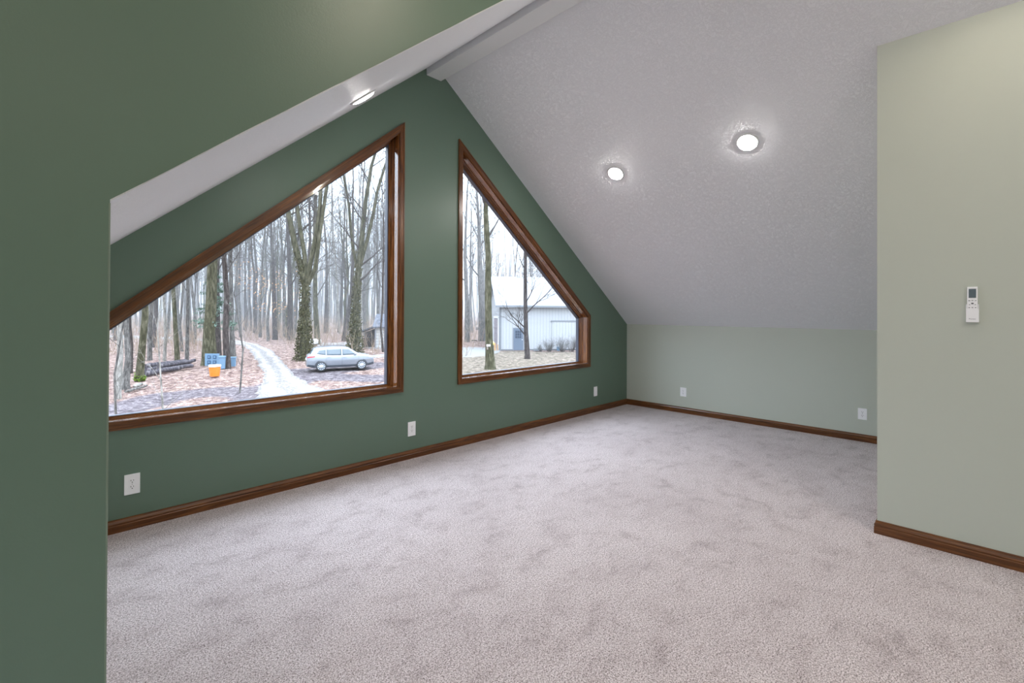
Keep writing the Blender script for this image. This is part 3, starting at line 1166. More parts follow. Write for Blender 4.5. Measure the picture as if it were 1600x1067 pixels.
SIDING = metal_siding('white_ribbed_siding', srgb(160, 162, 165), 0.3)
ROOFM = metal_siding('white_ribbed_roof', srgb(128, 131, 138), 0.4, 0.5)
GREYTRIM = Mat('grey_metal_trim', srgb(112, 116, 122), 0.5).m
DOORG = Mat('slate_blue_door', srgb(84, 96, 112), 0.5).m
barn = thing('barn', 'white ribbed metal barn with slate blue door seen through the smaller window', 'barn', tuple(BC), brz)
BW, BLN, EH = 10.0, 16.0, 4.35
RISE = 2.9
MB().prism([(0, -0.4), (BW, -0.4), (BW, EH), (BW / 2, EH + RISE), (0, EH)], [], YZ, 0, BLN).build('walls', SIDING, barn)
for s in (0, 1):
    y0, y1 = (-0.35, BW / 2) if s == 0 else (BW + 0.35, BW / 2)
    za = EH - RISE * 0.35 / (BW / 2)
    MB().prism([(y0, za + 0.02), (y1, EH + RISE + 0.02), (y1, EH + RISE + 0.14), (y0, za + 0.14)], [], YZ, -0.45, BLN + 0.45).build('roof_panel', ROOFM, barn)
za = EH - RISE * 0.35 / (BW / 2)
MB().box((-0.45, -0.47, za - 0.06), (BLN + 0.4, -0.35, za + 0.10)).build('gutter', GREYTRIM, barn)
MB().box((-0.05, -0.05, -0.3), (0.13, 0.0, EH)).box((-0.05, -0.05, -0.3), (0.0, 0.13, EH)).build('corner_trim', GREYTRIM, barn)
MB().box((-0.02, -0.03, -0.25), (BLN, 0.0, 0.09)).build('base_board', Mat('dark_base_board', srgb(88, 90, 96), 0.8).m, barn)
d0 = 1.31
dr = MB().box((d0, -0.05, 0.0), (d0 + 0.92, 0.01, 2.08)).build('door', DOORG, barn)
MB().box((d0 - 0.07, -0.06, -0.02), (d0, 0.0, 2.15)).box((d0 + 0.92, -0.06, -0.02), (d0 + 0.99, 0, 2.15)).box((d0, -0.06, 2.08), (d0 + 0.92, 0, 2.15)).build('door_frame', GREYTRIM, barn)
pn = MB()
for i in range(3):
    for j in range(3):
        pn.box((d0 + 0.17 + i * 0.2, -0.065, 1.15 + j * 0.25), (d0 + 0.34 + i * 0.2, -0.045, 1.37 + j * 0.25))
pn.build('door_window', Mat('dark_door_glass', srgb(50, 62, 78), 0.1).m, dr)
MB().box((d0 + 0.80, -0.10, 0.98), (d0 + 0.86, -0.05, 1.04)).build('door_knob', WHITE, dr)
MB().box((4.95, -0.12, 2.72), (10.5, -0.02, 2.86)).build('sliding_door_track', GREYTRIM, barn)
MB().box((5.05, -0.09, 0.1), (9.6, -0.03, 2.72)).build('sliding_door', SIDING, barn)
MB().box((0.92, -0.2, 3.42), (1.28, -0.0, 3.58)).build('wall_lamp', GREYTRIM, barn)
# overhead door on the end wall
gd = MB()
for i in range(6):
    gd.box((-0.05, 1.2, 0.02 + i * 0.5), (0.0, 5.2, 0.49 + i * 0.5))
gd.build('overhead_door', Mat('brown_panel_door', srgb(124, 116, 122), 0.6).m, barn)
MB().box((-0.08, 1.05, 0), (0, 1.2, 3.15)).box((-0.08, 5.2, 0), (0, 5.35, 3.15)).box((-0.08, 1.05, 3.03), (0, 5.35, 3.18)).build('door_surround', WHITE, barn)

# ---------------------------------------------------------------- open shed at the right of the big window
sc_, sd_ = site(586.5, 543)
srz = math.atan2(RGT.y, RGT.x) + math.radians(6)
shed = thing('shed', 'small white-sided shed with a dark open lean-to, right of the silver car', 'shed', tuple(sc_), srz)


def lap_mat():
    m = Mat('white_lap_siding', srgb(180, 180, 178), 0.6)
    t = m.n('ShaderNodeTexCoord')
    s = m.n('ShaderNodeSeparateXYZ')
    m.l(t.outputs['Object'], s.inputs[0])
    w = m.n('ShaderNodeMath', operation='PINGPONG')
    w.inputs[1].default_value = 0.15
    m.l(s.outputs['Z'], w.inputs[0])
    m.l(m.ramp(w.outputs[0], [(0.0, srgb(120, 122, 126)), (0.03, srgb(180, 180, 178))]), m.b.inputs['Base Color'])
    return m.m


ROOFG = bark('grey_shingle_roof', srgb(58, 60, 68), srgb(84, 86, 94), srgb(112, 114, 122), 1)
MB().box((0, 0, -0.2), (5, 4, 2.05)).build('walls', lap_mat(), shed)
MB().box((-0.06, -0.04, -0.1), (0.06, 0.06, 2.05)).box((0.86, -0.05, 0), (0.98, 0.0, 2.05)).build('corner_boards', Mat('grey_corner_boards', srgb(128, 130, 138), 0.7).m, shed)
# roof: ridge along local x over y=2, lean-to falling to the left
MB().prism([(-0.3, 1.95), (2.0, 3.2), (4.3, 1.95), (4.3, 2.10), (2.0, 3.35), (-0.3, 2.10)], [], YZ, -0.25, 5.4).build('roof', ROOFG, shed)
MB().prism([(-1.75, 1.42), (-0.2, 2.02), (-0.2, 2.14), (-1.75, 1.54)], [], XZ, -0.35, 3.8).build('lean_to_roof', ROOFG, shed)
MB().prism([(-1.7, -0.2), (-0.02, -0.2), (-0.02, 1.98), (-1.7, 1.38)], [], XZ, 3.2, 3.3).build('back_boards', Mat('dark_weathered_boards', srgb(70, 72, 82), 0.9).m, shed)
MB().box((-1.6, -0.15, -0.2), (-1.5, -0.05, 1.5)).build('post', BK_DARK, shed)
wp = MB()
rng = random.Random(5)
for i in range(7):
    for j in range(10):
        wp.cyl((-1.35 + j * 0.14, 0.4 + rng.uniform(-0.05, 0.05), 0.07 + i * 0.135), (-1.35 + j * 0.14, 0.8, 0.07 + i * 0.135), 0.066, 0.066, 7)
tag(wp.build('firewood_stack', BK_DARK), 'dark stack of firewood under the open lean-to of the shed', 'firewood', None, 'stuff')
bpy.data.objects['firewood_stack'].matrix_world = shed.matrix_world.copy()

# ---------------------------------------------------------------- silver car
cc, cd_ = site(526, 579.5)
ang = math.radians(27)
cf = RGT * math.cos(ang) + Vector((S45, C45, 0)) * math.sin(ang)
cpos = cc + cf * 0.0 + Vector((S45, C45, 0)) * 0.95 + RGT * -0.12
cpos.z = cc.z + 0.02
car = thing('car', 'silver compact SUV parked beside the gravel driveway', 'car', tuple(cpos), math.atan2(cf.y, cf.x))
CAR_SCALE = 0.955
SILVER = Mat('silver_car_paint', srgb(138, 142, 150), 0.25, 0.6, 0.5).m
CGLASS = Mat('car_glass', srgb(60, 74, 84), 0.06, 0.9).m
CLAD = Mat('black_cladding', srgb(52, 56, 64), 0.6).m
TIRE = Mat('tyre_rubber', srgb(44, 46, 50), 0.8).m
RIM = Mat('alloy_rim', srgb(186, 192, 200), 0.3, 0.5, 0.6).m
TOPP = [(-2.24, 0.72), (-2.22, 1.02), (-2.05, 1.12), (-1.80, 1.46), (-1.72, 1.55), (-1.2, 1.62), (-0.4, 1.645), (0.2, 1.62), (0.48, 1.55), (1.15, 1.14), (1.35, 1.08), (1.95, 0.97), (2.14, 0.86), (2.22, 0.66)]


def lin(tab, x):
    if x <= tab[0][0]:
        return tab[0][1]
    for i in range(len(tab) - 1):
        if x <= tab[i + 1][0]:
            u = (x - tab[i][0]) / (tab[i + 1][0] - tab[i][0])
            return tab[i][1] * (1 - u) + tab[i + 1][1] * u
    return tab[-1][1]


def hw(x, z):
    W = 0.925 * (1 - 0.16 * abs(x / 2.24) ** 5 - 0.03 * abs(x / 2.24) ** 2)
    if z < 0.95:
        s = lin([(0.2, 0.93), (0.45, 0.985), (0.72, 1.0), (0.95, 0.965)], z)
    else:
        s = lin([(0.95, 0.965), (1.05, 0.93), (1.5, 0.76), (1.65, 0.70)], z)
    return W * s


def zbot(x):
    return 0.24 + 0.10 * max(0, (abs(x) - 1.8) / 0.44)


mb = MB()
NX, NV = 72, 16
rows = []
for i in range(NX + 1):
    x = -2.235 + 4.455 * i / NX
    zb, zt = zbot(x), lin(TOPP, x)
    half = []
    for k in range(NV + 1):
        z = zb + (zt - zb) * k / NV
        y = hw(x, z)
        e = (zt - z)
        if e < 0.07:
            y *= 1 - 0.10 * (1 - e / 0.07) ** 2
        half.append((x, y, z))
    half.append((x, half[-1][1] * 0.6, zt + 0.012))
    half.append((x, 0, zt + 0.018))
    row = [(x, 0, zb)] + half
    row = row + [(a, -b, c) for a, b, c in reversed(half[:-1])]
    rows.append(len(mb.v))
    mb.v += row
nr_ = len(row)
for i in range(NX):
    for k in range(nr_):
        k2 = (k + 1) % nr_
        mb.f.append((rows[i] + k, rows[i] + k2, rows[i + 1] + k2, rows[i + 1] + k))
mb.f.append(tuple(rows[0] + k for k in range(nr_)))
mb.f.append(tuple(rows[-1] + k for k in range(nr_)))
mb.build('body', SILVER, car, smooth=True)


def side_panel(name, quad, m, off=0.008, n=6, parent=car, both=True):
    out = []
    for s in ((-1, 1) if both else (-1,)):
        mb = MB()
        for i in range(n + 1):
            for j in range(n + 1):
                u, v = i / n, j / n
                a = Vector(quad[0]).lerp(Vector(quad[1]), u)
                b = Vector(quad[3]).lerp(Vector(quad[2]), u)
                c = a.lerp(b, v)
                mb.v.append((c.x, s * (hw(c.x, c.y) + off), c.y))
        for i in range(n):
            for j in range(n):
                a = i * (n + 1) + j
                mb.f.append((a, a + 1, a + n + 2, a + n + 1))
        o = mb.build(name, m, parent, smooth=True, fix=False)
        sm = o.modifiers.new('solid', 'SOLIDIFY')
        sm.thickness = 0.01
        sm.offset = 0
        out.append(o)
    return out


side_panel('side_window', [(1.02, 1.09), (0.06, 1.07), (0.06, 1.50), (0.46, 1.48)], CGLASS)
side_panel('side_window', [(-0.02, 1.07), (-0.98, 1.10), (-0.98, 1.49), (-0.02, 1.51)], CGLASS)
side_panel('side_window', [(-1.05, 1.11), (-1.60, 1.20), (-1.45, 1.42), (-1.05, 1.48)], CGLASS)
side_panel('sill_cladding', [(1.0, 0.24), (-1.0, 0.24), (-1.0, 0.40), (1.0, 0.40)], CLAD, 0.012)
side_panel('bumper_cladding', [(2.18, 0.36), (1.75, 0.28), (1.75, 0.42), (2.18, 0.52)], CLAD, 0.012)
side_panel('bumper_cladding', [(-1.75, 0.28), (-2.2, 0.36), (-2.2, 0.50), (-1.75, 0.42)], CLAD, 0.012)
side_panel('head_lamp', [(2.06, 0.82), (1.66, 0.93), (1.70, 1.0), (2.04, 0.91)], Mat('headlamp_glass', srgb(206, 214, 224), 0.1, 0.8).m, 0.006)
side_panel('tail_lamp', [(-1.72, 0.98), (-2.2, 0.92), (-2.2, 1.02), (-1.72, 1.05)], Mat('red_tail_lamp', srgb(190, 36, 44), 0.2).m, 0.01)
side_panel('door_handle', [(0.30, 0.90), (0.10, 0.90), (0.10, 0.93), (0.30, 0.93)], SILVER, 0.03)
side_panel('door_handle', [(-0.72, 0.92), (-0.92, 0.92), (-0.92, 0.95), (-0.72, 0.95)], SILVER, 0.03)
for xa in (1.14, 0.02, -1.0):
    side_panel('door_seam', [(xa + 0.006, 0.42), (xa - 0.006, 0.42), (xa - 0.006, 1.04), (xa + 0.006, 1.04)], CLAD, 0.002, 3)
# windscreen and rear glass
for nm, (xa, xb) in (('windshield', (1.12, 0.52)), ('rear_window', (-2.02, -1.82))):
    mb = MB()
    za_, zb_ = lin(TOPP, xa) + 0.024, lin(TOPP, xb) + 0.024
    for (x, z) in ((xa, za_), (xb, zb_)):
        w = hw(x, z) * 0.88
        for k in range(5):
            u = -1 + k / 2
            mb.v.append((x, u * w, z + 0.004 * (1 - u * u)))
    for k in range(4):
        mb.f.append((k, k + 1, k + 6, k + 5))
    o = mb.build(nm, CGLASS, car, smooth=True)
    sm = o.modifiers.new('solid', 'SOLIDIFY')
    sm.thickness = 0.012
MB().box((2.19, -0.5, 0.56), (2.235, 0.5, 0.72)).build('grille', CLAD, car, bevel=0.01)
MB().box((-2.255, -0.26, 0.74), (-2.235, 0.26, 0.86)).build('license_plate', WHITE, car)
for s in (-1, 1):
    MB().box((0.82, s * 0.90 - 0.03, 1.06), (0.98, s * 1.04 + 0.03, 1.18)).build('side_mirror', SILVER, car, bevel=0.03)
    MB().tube([(-1.3, s * 0.60, 1.63), (-1.2, s * 0.60, 1.67), (0.1, s * 0.60, 1.685), (0.2, s * 0.60, 1.64)], [0.014] * 4, 8).build('roof_rail', CLAD, car)
for x in (-1.335, 1.335):
    for s in (-1, 1):
        # arch lining
        mb = MB()
        for k in range(25):
            a = PI * (k / 24) * 1.16 - PI * 0.08
            for rr in (0.0, 0.405):
                for yy in (0.60, hw(x, 0.4) + 0.014):
                    mb.v.append((x + rr * math.cos(a), s * yy, 0.345 + rr * math.sin(a)))
        for k in range(24):
            a = k * 4
            for q in ((0, 1), (1, 3), (3, 2), (2, 0)):
                mb.f.append((a + q[0], a + q[1], a + 4 + q[1], a + 4 + q[0]))
        mb.build('wheel_arch', CLAD, car)
        yo = s * 0.955
        yi = s * 0.72
        mb = MB()
        prof = [(0.20, yo - s * 0.02), (0.245, yo), (0.325, yo - s * 0.005), (0.343, yo - s * 0.03), (0.343, yi + s * 0.02), (0.32, yi), (0.20, yi)]
        n = 32
        for (rr, yy) in prof:
            for k in range(n):
                a = 2 * PI * k / n
                mb.v.append((x + rr * math.cos(a), yy, 0.343 + rr * math.sin(a)))
        for i in range(len(prof)):
            j = (i + 1) % len(prof)
            for k in range(n):
                k2 = (k + 1) % n
                mb.f.append((i * n + k, i * n + k2, j * n + k2, j * n + k))
        wh = mb.build('wheel', TIRE, car, smooth=True)
        mb = MB()
        for k in range(10):
            a = 2 * PI * k / 10
            mb.tube([(x, yo - s * 0.015, 0.343), (x + 0.235 * math.cos(a), yo - s * 0.01, 0.343 + 0.235 * math.sin(a))], [0.03, 0.017], 6)
        mb.cyl((x, yo - s * 0.05, 0.343), (x, yo, 0.343), 0.05, 0.04, 16)
        ringv = len(mb.v)
        for (rr, yy) in ((0.225, yo - s * 0.02), (0.225, yo), (0.248, yo + s * 0.002), (0.248, yo - s * 0.02)):
            for k in range(n):
                a = 2 * PI * k / n
                mb.v.append((x + rr * math.cos(a), yy, 0.343 + rr * math.sin(a)))
        for i in range(4):
            j = (i + 1) % 4
            for k in range(n):
                k2 = (k + 1) % n
                mb.f.append((ringv + i * n + k, ringv + i * n + k2, ringv + j * n + k2, ringv + j * n + k))
        mb.build('rim', RIM, wh, smooth=False)
        MB().cyl((x, yo - s * 0.06, 0.343), (x, yo - s * 0.045, 0.343), 0.22, 0.22, 24).build('brake_disc', CLAD, wh)

car.scale = (CAR_SCALE,) * 3

# ---------------------------------------------------------------- logs and yard things
LOGM = bark('dark_wet_log_bark', srgb(44, 42, 46), srgb(74, 70, 76), srgb(118, 112, 114), 2)
LCUT = Mat('log_cut_face', srgb(150, 128, 104), 0.9).m


def log(p0, p1, r0, label, name='log', lift=0.0, m=LOGM, group='logs of the log pile'):
    a, Da = site(*p0)
    b, Db = site(*p1)
    a = a + Vector((0, 0, r0 + lift))
    b = b + Vector((0, 0, r0 + lift))
    n = 6
    rng = random.Random(int(p0[0] * 7 + p0[1]))
    pts, rad = [], []
    for i in range(n + 1):
        pts.append(a.lerp(b, i / n) - a + Vector((0, 0, rng.gauss(0, 0.02))))
        rad.append(r0 * (1 - 0.25 * i / n) * rng.uniform(0.95, 1.05))
    M = Matrix.Translation(a)
    o = MB().tube(pts, rad, 12).build(name, m, smooth=False)
    o.location = a
    return tag(o, label, 'log', group)


log((227, 588), (300, 575), 0.17, 'front thick dark log lying along the pile', lift=0.0)
log((229, 584), (296, 571), 0.18, 'second dark log just behind the front one')
log((226, 578), (290, 567), 0.15, 'long thin dark log at the back of the pile', lift=0.04)
log((248, 583), (304, 573), 0.15, 'dark log resting on top of the pile, ending furthest right', lift=0.30)
log((228, 583), (262, 577), 0.16, 'short dark log stacked on the left end of the pile', lift=0.28)
log((196, 614), (229, 605), 0.07, 'pale fallen branch lying in the leaves near the mossy tree', name='fallen_branch', m=BK_GREY, group=None)
log((210, 609), (222, 606), 0.09, 'short broken piece leaning on the pale fallen branch', name='branch_piece', m=BK_PALE, lift=0.1, group=None)

BLUE = Mat('pale_blue_paint', srgb(98, 126, 150), 0.6).m
DKBL = Mat('dark_blue_pane', srgb(60, 84, 110), 0.3).m


def facing_rot(extra=0.0):
    return math.atan2(RGT.y, RGT.x) + extra


p, D = site(331, 571.5)
k = D / FOC
pb = thing('window_panel', 'pale blue panel with four dark square panes standing against the thick trunk', 'panel', tuple(p), facing_rot())
w, h = 22 * k, 19 * k
MB().box((-w / 2, 0, 0.0), (w / 2, 0.08, h)).build('board', BLUE, pb)
for i in (-1, 1):
    for j in (0.3, 0.72):
        MB().box((i * w * 0.2 - w * 0.12, -0.02, h * j - h * 0.14), (i * w * 0.2 + w * 0.12, 0.01, h * j + h * 0.14)).build('square_pane', DKBL, pb)
        MB().box((i * w * 0.2 - w * 0.055, -0.03, h * j - h * 0.06), (i * w * 0.2 + w * 0.055, -0.015, h * j + h * 0.06)).build('pane_centre', BLUE, pb)


def bin_(px, py, wpx, hpx, label):
    p, D = site(px, py)
    k = D / FOC
    r_ = thing('storage_bin', label, 'bin', tuple(p), facing_rot(0.3))
    w, h = wpx * k, hpx * k
    mb = MB()
    for z, s in ((0.0, 0.86), (h * 0.86, 1.0)):
        for (a, b) in ((-1, -1), (1, -1), (1, 1), (-1, 1)):
            mb.v.append((a * w / 2 * s, b * w * 0.45 * s, z))
    mb.f += [(0, 1, 2, 3), (4, 5, 6, 7), (0, 1, 5, 4), (1, 2, 6, 5), (2, 3, 7, 6), (3, 0, 4, 7)]
    mb.build('tub', BLUE, r_, bevel=0.02)
    MB().box((-w * 0.54, -w * 0.5, h * 0.86), (w * 0.54, w * 0.5, h)).build('lid', BLUE, r_, bevel=0.02)
    return r_


bin_(347.5, 576, 9, 20, 'pale blue bin left of the dark brown trunk')
bin_(364.5, 572.5, 7, 15, 'pale blue bin right of the dark brown trunk, by the driveway')
p, D = site(335.5, 587.5)
k = D / FOC
bk = thing('bucket', 'bright orange bucket in the leaves below the blue panel', 'bucket', tuple(p), 0)
r_ = 8 * k
MB().tube([(0, 0, 0), (0, 0, 15 * k)], [r_ * 0.8, r_], 20).build('tub', Mat('orange_plastic', srgb(236, 120, 40), 0.5).m, bk)
MB().tube([(0, 0, 15 * k), (0, 0, 17.5 * k)], [r_ * 1.06, r_ * 1.04], 20).build('lid', WHITE, bk)

# right window: black thing in the leaves, plank, box on trunk, posts at the barn corner
p, D = site(748, 521)
k = D / FOC
g_ = thing('grill', 'small black grill on legs in the leaves left of the mossy trunk', 'grill', tuple(p), facing_rot())
MB().tube([(-0.45, 0, 0.62), (-0.4, 0, 0.75), (0.4, 0, 0.75), (0.45, 0, 0.62)], [0.12, 0.24, 0.24, 0.12], 12).build('barrel', SLOT, g_)
for a in (-0.35, 0.35):
    MB().cyl((a, 0, 0), (a, 0, 0.6), 0.03, sides=8).build('leg', SLOT, g_)
p, D = site(741, 532.5)
o = MB().box((-0.35, -0.15, 0), (0.35, 0.15, 0.12)).build('dark_plank', SLOT)
o.matrix_world = Matrix.Translation(p) @ Matrix.Rotation(facing_rot(), 4, 'Z')
tag(o, 'short dark plank lying in the leaves below the black grill', 'plank')
p, D = site(766, 575)
q = at(763.5, 545.5, D) - FWD * 0.30
o = thing('nest_box', 'small white and brown box fixed to the mossy trunk', 'box', tuple(q), facing_rot())
k = D / FOC
MB().box((-2.6 * k, -0.03, 0), (2.6 * k, 0.08, 5 * k)).build('box_body', Mat('box_brown', srgb(126, 112, 104), 0.7).m, o)
MB().box((-3 * k, -0.05, 5 * k), (3 * k, 0.1, 8 * k)).build('box_lid', WHITE, o)
for (px, py, hp, wp_, lab, c) in ((773.5, 548, 12, 2.4, 'short tan wooden post at the barn corner, left of its pair', srgb(176, 136, 92)), (777.5, 548, 10, 2.4, 'shorter tan wooden post touching the grey barn corner trim', srgb(160, 128, 98))):
    p, D = site(px, py)
    k = D / FOC
    o = MB().box((-wp_ * k / 2, -0.07, -0.1), (wp_ * k / 2, 0.07, hp * k)).build('wooden_post', Mat('tan_post_%d' % px, c, 0.8).m)
    o.matrix_world = Matrix.Translation(p) @ Matrix.Rotation(facing_rot(), 4, 'Z')
    tag(o, lab, 'post')
p, D = site(770.5, 549.5)
k = D / FOC
o = thing('garden_lantern', 'small pale yellow globe on a short stake beside the mossy trunk', 'lantern', tuple(p), 0)
MB().cyl((0, 0, 0), (0, 0, 10 * k), 0.03, sides=8).build('stake', SLOT, o)
mb = MB().tube([(0, 0, 10 * k), (0, 0, 11.5 * k), (0, 0, 14 * k), (0, 0, 16 * k)], [0.05, 2.2 * k, 2.2 * k, 0.05], 14)
mb.build('globe', Mat('pale_yellow_globe', srgb(240, 214, 120), 0.4).m, o, smooth=True)
p, D = site(872.5, 548)
o = MB().tube([(0, 0, 0), (0, 0, 0.38)], [0.14, 0.18], 16).build('blue_pail', BLUE)
o.location = p
tag(o, 'pale blue pail by the twiggy shrubs at the barn wall', 'pail')
p, D = site(839, 548)
o = MB().box((-0.3, -0.2, 0), (0.3, 0.2, 0.22)).build('grey_crate', GREYTRIM)
o.matrix_world = Matrix.Translation(p) @ Matrix.Rotation(facing_rot(0.1), 4, 'Z')
tag(o, 'low grey crate at the foot of the barn wall right of the door', 'crate')


# reddish brush pile behind the bonnet, small white post box
def shrub(px, py, wpx, hpx, seed, label, m, name='shrub', n=46, leafm=None):
    p, D = site(px, py)
    k = D / FOC
    rng = random.Random(seed)
    mb = MB()
    for i in range(n):
        a = rng.uniform(0, 2 * PI)
        s = Vector((math.cos(a), math.sin(a), 0)) * rng.random() * wpx * k * 0.25
        d = Vector((math.cos(a) * 0.5, math.sin(a) * 0.5, 1)).normalized()
        grow(mb, rng, s, d, hpx * k * rng.uniform(0.5, 1.0), 0.012, 2, 3, (3, 3, 3, 3))
    r_ = thing(name, label, 'shrub', tuple(p), 0)
    mb.build('stems', m, r_, fix=False)
    if leafm:
        lv = MB()
        leaves_on(lv, rng, Vector((0, 0, hpx * k * 0.4)), (wpx * k * 0.25, wpx * k * 0.25, hpx * k * 0.25), 260, 0.08)
        tag(lv.build('leaves', leafm, r_, fix=False), kind='stuff')
    return r_


RUST = Mat('rust_leaves', srgb(164, 102, 78), 0.9).m
shrub(541, 552, 20, 12, 41, 'rusty leaved low shrub behind the bonnet of the silver car', TWIG, leafm=RUST)
shrub(893, 549, 14, 26, 42, 'tall bare shrub at the barn wall nearest the right window post', TWIG)
shrub(879, 549, 14, 22, 43, 'bare twiggy shrub at the barn wall behind the blue pail', TWIG)
shrub(858, 549, 13, 18, 44, 'low bare shrub at the barn wall left of the blue pail', TWIG)
shrub(845, 549, 10, 12, 45, 'small bare shrub at the barn wall beside the grey crate', TWIG, n=24)
p, D = site(545.5, 548)
o = thing('utility_box', 'small white box on a post between the two trunks behind the car', 'box', tuple(p), facing_rot())
k = D / FOC
MB().box((-0.04, -0.04, 0), (0.04, 0.04, 7 * k)).build('post', BK_DARK, o)
MB().box((-2 * k, -0.1, 7 * k), (2 * k, 0.1, 13 * k)).build('box_body', WHITE, o)
# far white car-like boat under cover at the lane: a low white trailer
p, D = site(487, 539.5)
k = D / FOC
o = thing('covered_trailer', 'small white covered trailer far behind the silver car between trunks', 'trailer', tuple(p), facing_rot())
MB().prism([(-5 * k, 2 * k), (5 * k, 2 * k), (5 * k, 7 * k), (3 * k, 10 * k), (-4 * k, 9 * k)], [], XZ, 0, 1.6).build('cover', WHITE, o)
MB().cyl((0, 0.1, 0.3), (0, 0.3, 0.3), 0.3, sides=16).build('wheel', TIRE, o)

# evergreen in front of the thick trunk
rng = random.Random(77)
b0, D0 = site(334, 566)
k = D0 / FOC
ev = thing('evergreen', 'loose blue-green evergreen in front of the thickest trunk', 'tree', tuple(b0), 0)
MB().tube([(0, 0, -0.2), (0.05, 0, 3), (0.0, 0.1, 7)], [0.06, 0.045, 0.015], 8).build('trunk', BK_DARK, ev)
mb = MB()
for i in range(70):
    z = rng.uniform(2.6, 6.8)
    a = rng.uniform(0, 2 * PI)
    L = (7.4 - z) * 0.36
    d = Vector((math.cos(a), math.sin(a), -0.12))
    mb.tube([Vector((0, 0, z)), Vector((0, 0, z)) + d * L], [0.012, 0.004], 3, cap=False)
    for _ in range(9):
        leaves_on(mb, rng, Vector((0, 0, z)) + d * L * rng.uniform(0.3, 1), (0.10, 0.10, 0.06), 3, 0.085)
tag(mb.build('needles', EVERG, ev, fix=False), kind='stuff')

# ---------------------------------------------------------------- the woods
rng = random.Random(21)
drive = [pl([(a, b) for a, b in DR_L[:-1]]), pl([(a, b) for a, b in DR_R[:-1]]), pl([(382, 536), (343, 531), (240, 527), (150, 524)]), pl([(494, 539), (540, 537), (575, 540), (640, 544)])]
placed = []
count = 0
tries = 0
while count < 285 and tries < 20000:
    tries += 1
    D = 42 + 88 * rng.random() ** 0.9
    if rng.random() < 0.76:
        rr = rng.uniform(-0.92, -0.22)
    else:
        rr = rng.uniform(-0.12, 0.22)
    if count >= 250:      # further round to the left, beyond the window's edge
        rr = rng.uniform(-1.7, -0.92)
    l = rr * D
    if any(dist_poly((l, D), d_) < 2.6 for d_ in drive):
        continue
    if -0.13 < rr < 0.5 and D < 62 and l > BL - 3.5:
        continue
    if math.hypot(l - to_ld(sc_)[0] - 2, D - sd_ - 2) < 5.5:
        continue
    if any((l - a) ** 2 + (D - b) ** 2 < 4 for a, b in placed):
        continue
    placed.append((l, D))
    kx = rng.randrange(len(PROTO_ME))
    o = bpy.data.objects.new('bare_tree', PROTO_ME[kx])
    COL.objects.link(o)
    o.location = ld(l, D)
    o.rotation_euler = (rng.gauss(0, 0.025), rng.gauss(0, 0.025), rng.uniform(0, 2 * PI))
    s = rng.uniform(0.8, 1.15)
    o.scale = (s, s, s * rng.uniform(0.95, 1.15))
    if rr < -0.92:
        lb, gp = 'bare leafless tree in the woods beyond the left edge of the big window', 'bare trees beyond the left edge of the big window'
    elif rr < -0.2:
        lb, gp = 'bare leafless tree in the woods behind the driveway, seen through the big window', 'bare trees in the woods behind the driveway'
    elif l < BL - 3:
        lb, gp = 'bare leafless tree in the woods left of the barn, seen through the smaller window', 'bare trees in the woods left of the barn'
    else:
        lb, gp = 'bare leafless tree rising behind the barn roof, seen through the smaller window', 'bare trees in the woods behind the barn'
    tag(o, lb, 'tree', gp)
    count += 1

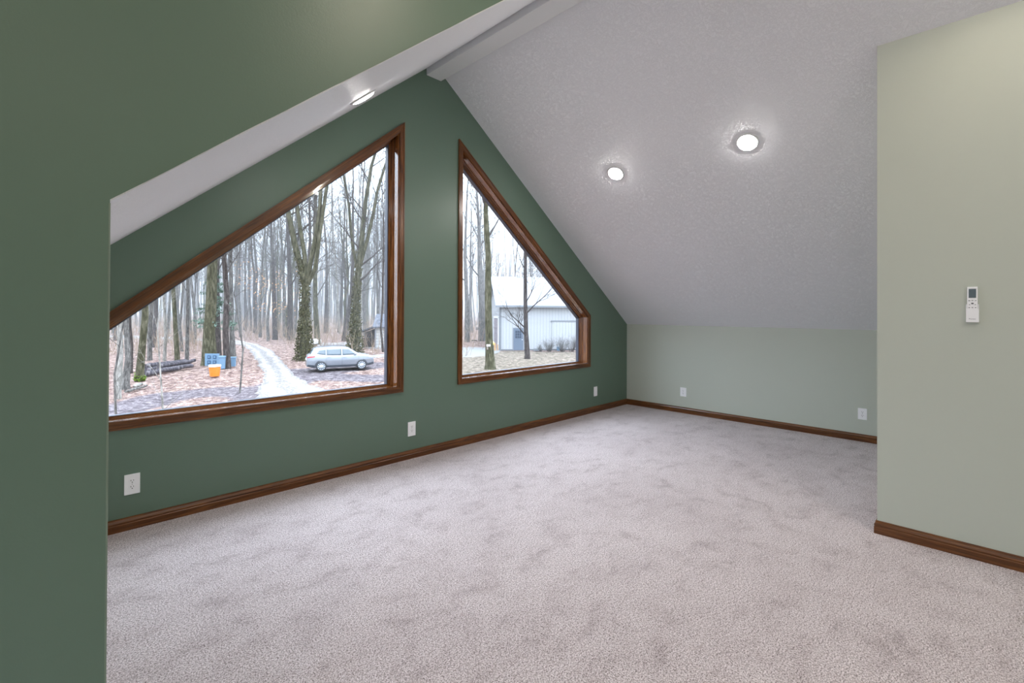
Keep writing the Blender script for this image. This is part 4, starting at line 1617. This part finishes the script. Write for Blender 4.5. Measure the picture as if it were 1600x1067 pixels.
# the woods further off, and the brush on the forest floor
mb = MB()
for i in range(1100):
    D = rng.uniform(125, 240)
    l = rng.uniform(-2.3, 1.1) * D if i > 650 else rng.uniform(-1.05, 0.35) * D
    p = ld(l, D)
    r0 = rng.uniform(0.10, 0.30)
    H = rng.uniform(16, 26)
    q = p + Vector((rng.gauss(0, 0.8), rng.gauss(0, 0.8), H))
    mb.tube([p - Vector((0, 0, 1)), p.lerp(q, 0.5) + Vector((rng.gauss(0, 0.2), rng.gauss(0, 0.2), 0)), q], [r0, r0 * 0.8, 0.04], 5, cap=False)
    for j in range(7):
        s = p.lerp(q, rng.uniform(0.3, 0.95))
        d = rdir(rng, Vector((0, 0, 1)), rng.uniform(0.3, 0.9))
        mb.tube([s, s + d * rng.uniform(2, 5)], [0.06, 0.02], 3, cap=False)
tag(mb.build('distant_woods', FARBARK, fix=False), 'dense haze of distant bare trees closing the view', 'woods', None, 'stuff')
mb = MB()
for i in range(3600):
    D = rng.uniform(40, 120)
    l = rng.uniform(-0.95, 0.25) * D if i < 2600 else rng.uniform(-1.8, -0.95) * D
    if any(dist_poly((l, D), d_) < 2.0 for d_ in drive):
        continue
    if l > BL - 2 and D < 60:
        continue
    p = ld(l, D)
    for j in range(3):
        s = p + Vector((rng.gauss(0, 0.3), rng.gauss(0, 0.3), -0.1))
        d = Vector((rng.gauss(0, 0.3), rng.gauss(0, 0.3), 1)).normalized()
        L = rng.uniform(0.5, 3.0)
        e = s + d * L
        mb.tube([s, e], [0.02, 0.006], 3, cap=False)
        for _ in range(2):
            c = s.lerp(e, rng.uniform(0.3, 0.9))
            mb.tube([c, c + rdir(rng, d, 0.8) * L * 0.35], [0.010, 0.004], 3, cap=False)
tag(mb.build('forest_brush', Mat('dry_brush', srgb(140, 122, 106), 0.95, 0.1).m, fix=False), 'dry pale undergrowth of thin stems on the forest floor', 'undergrowth', None, 'stuff')

# thin winter haze among the trees
mb = MB()
for l, D in ((-260, 34), (120, 34), (200, 330), (-330, 330)):
    p = ld(l, D, -4)
    mb.v.append(tuple(p))
for l, D in ((-260, 34), (120, 34), (200, 330), (-330, 330)):
    p = ld(l, D, 40)
    mb.v.append(tuple(p))
mb.f += [(0, 1, 2, 3), (4, 5, 6, 7), (0, 1, 5, 4), (1, 2, 6, 5), (2, 3, 7, 6), (3, 0, 4, 7)]
hm = bpy.data.materials.new('winter_haze')
hm.use_nodes = True
hn = hm.node_tree
hn.nodes.clear()
ho = hn.nodes.new('ShaderNodeOutputMaterial')
hv = hn.nodes.new('ShaderNodeVolumeScatter')
hv.inputs['Color'].default_value = (0.96, 0.96, 1.0, 1)
hv.inputs['Density'].default_value = 0.0032
hn.links.new(hv.outputs[0], ho.inputs['Volume'])
tag(mb.build('winter_haze', hm), 'thin pale winter haze hanging among the trees', 'haze', None, 'stuff')
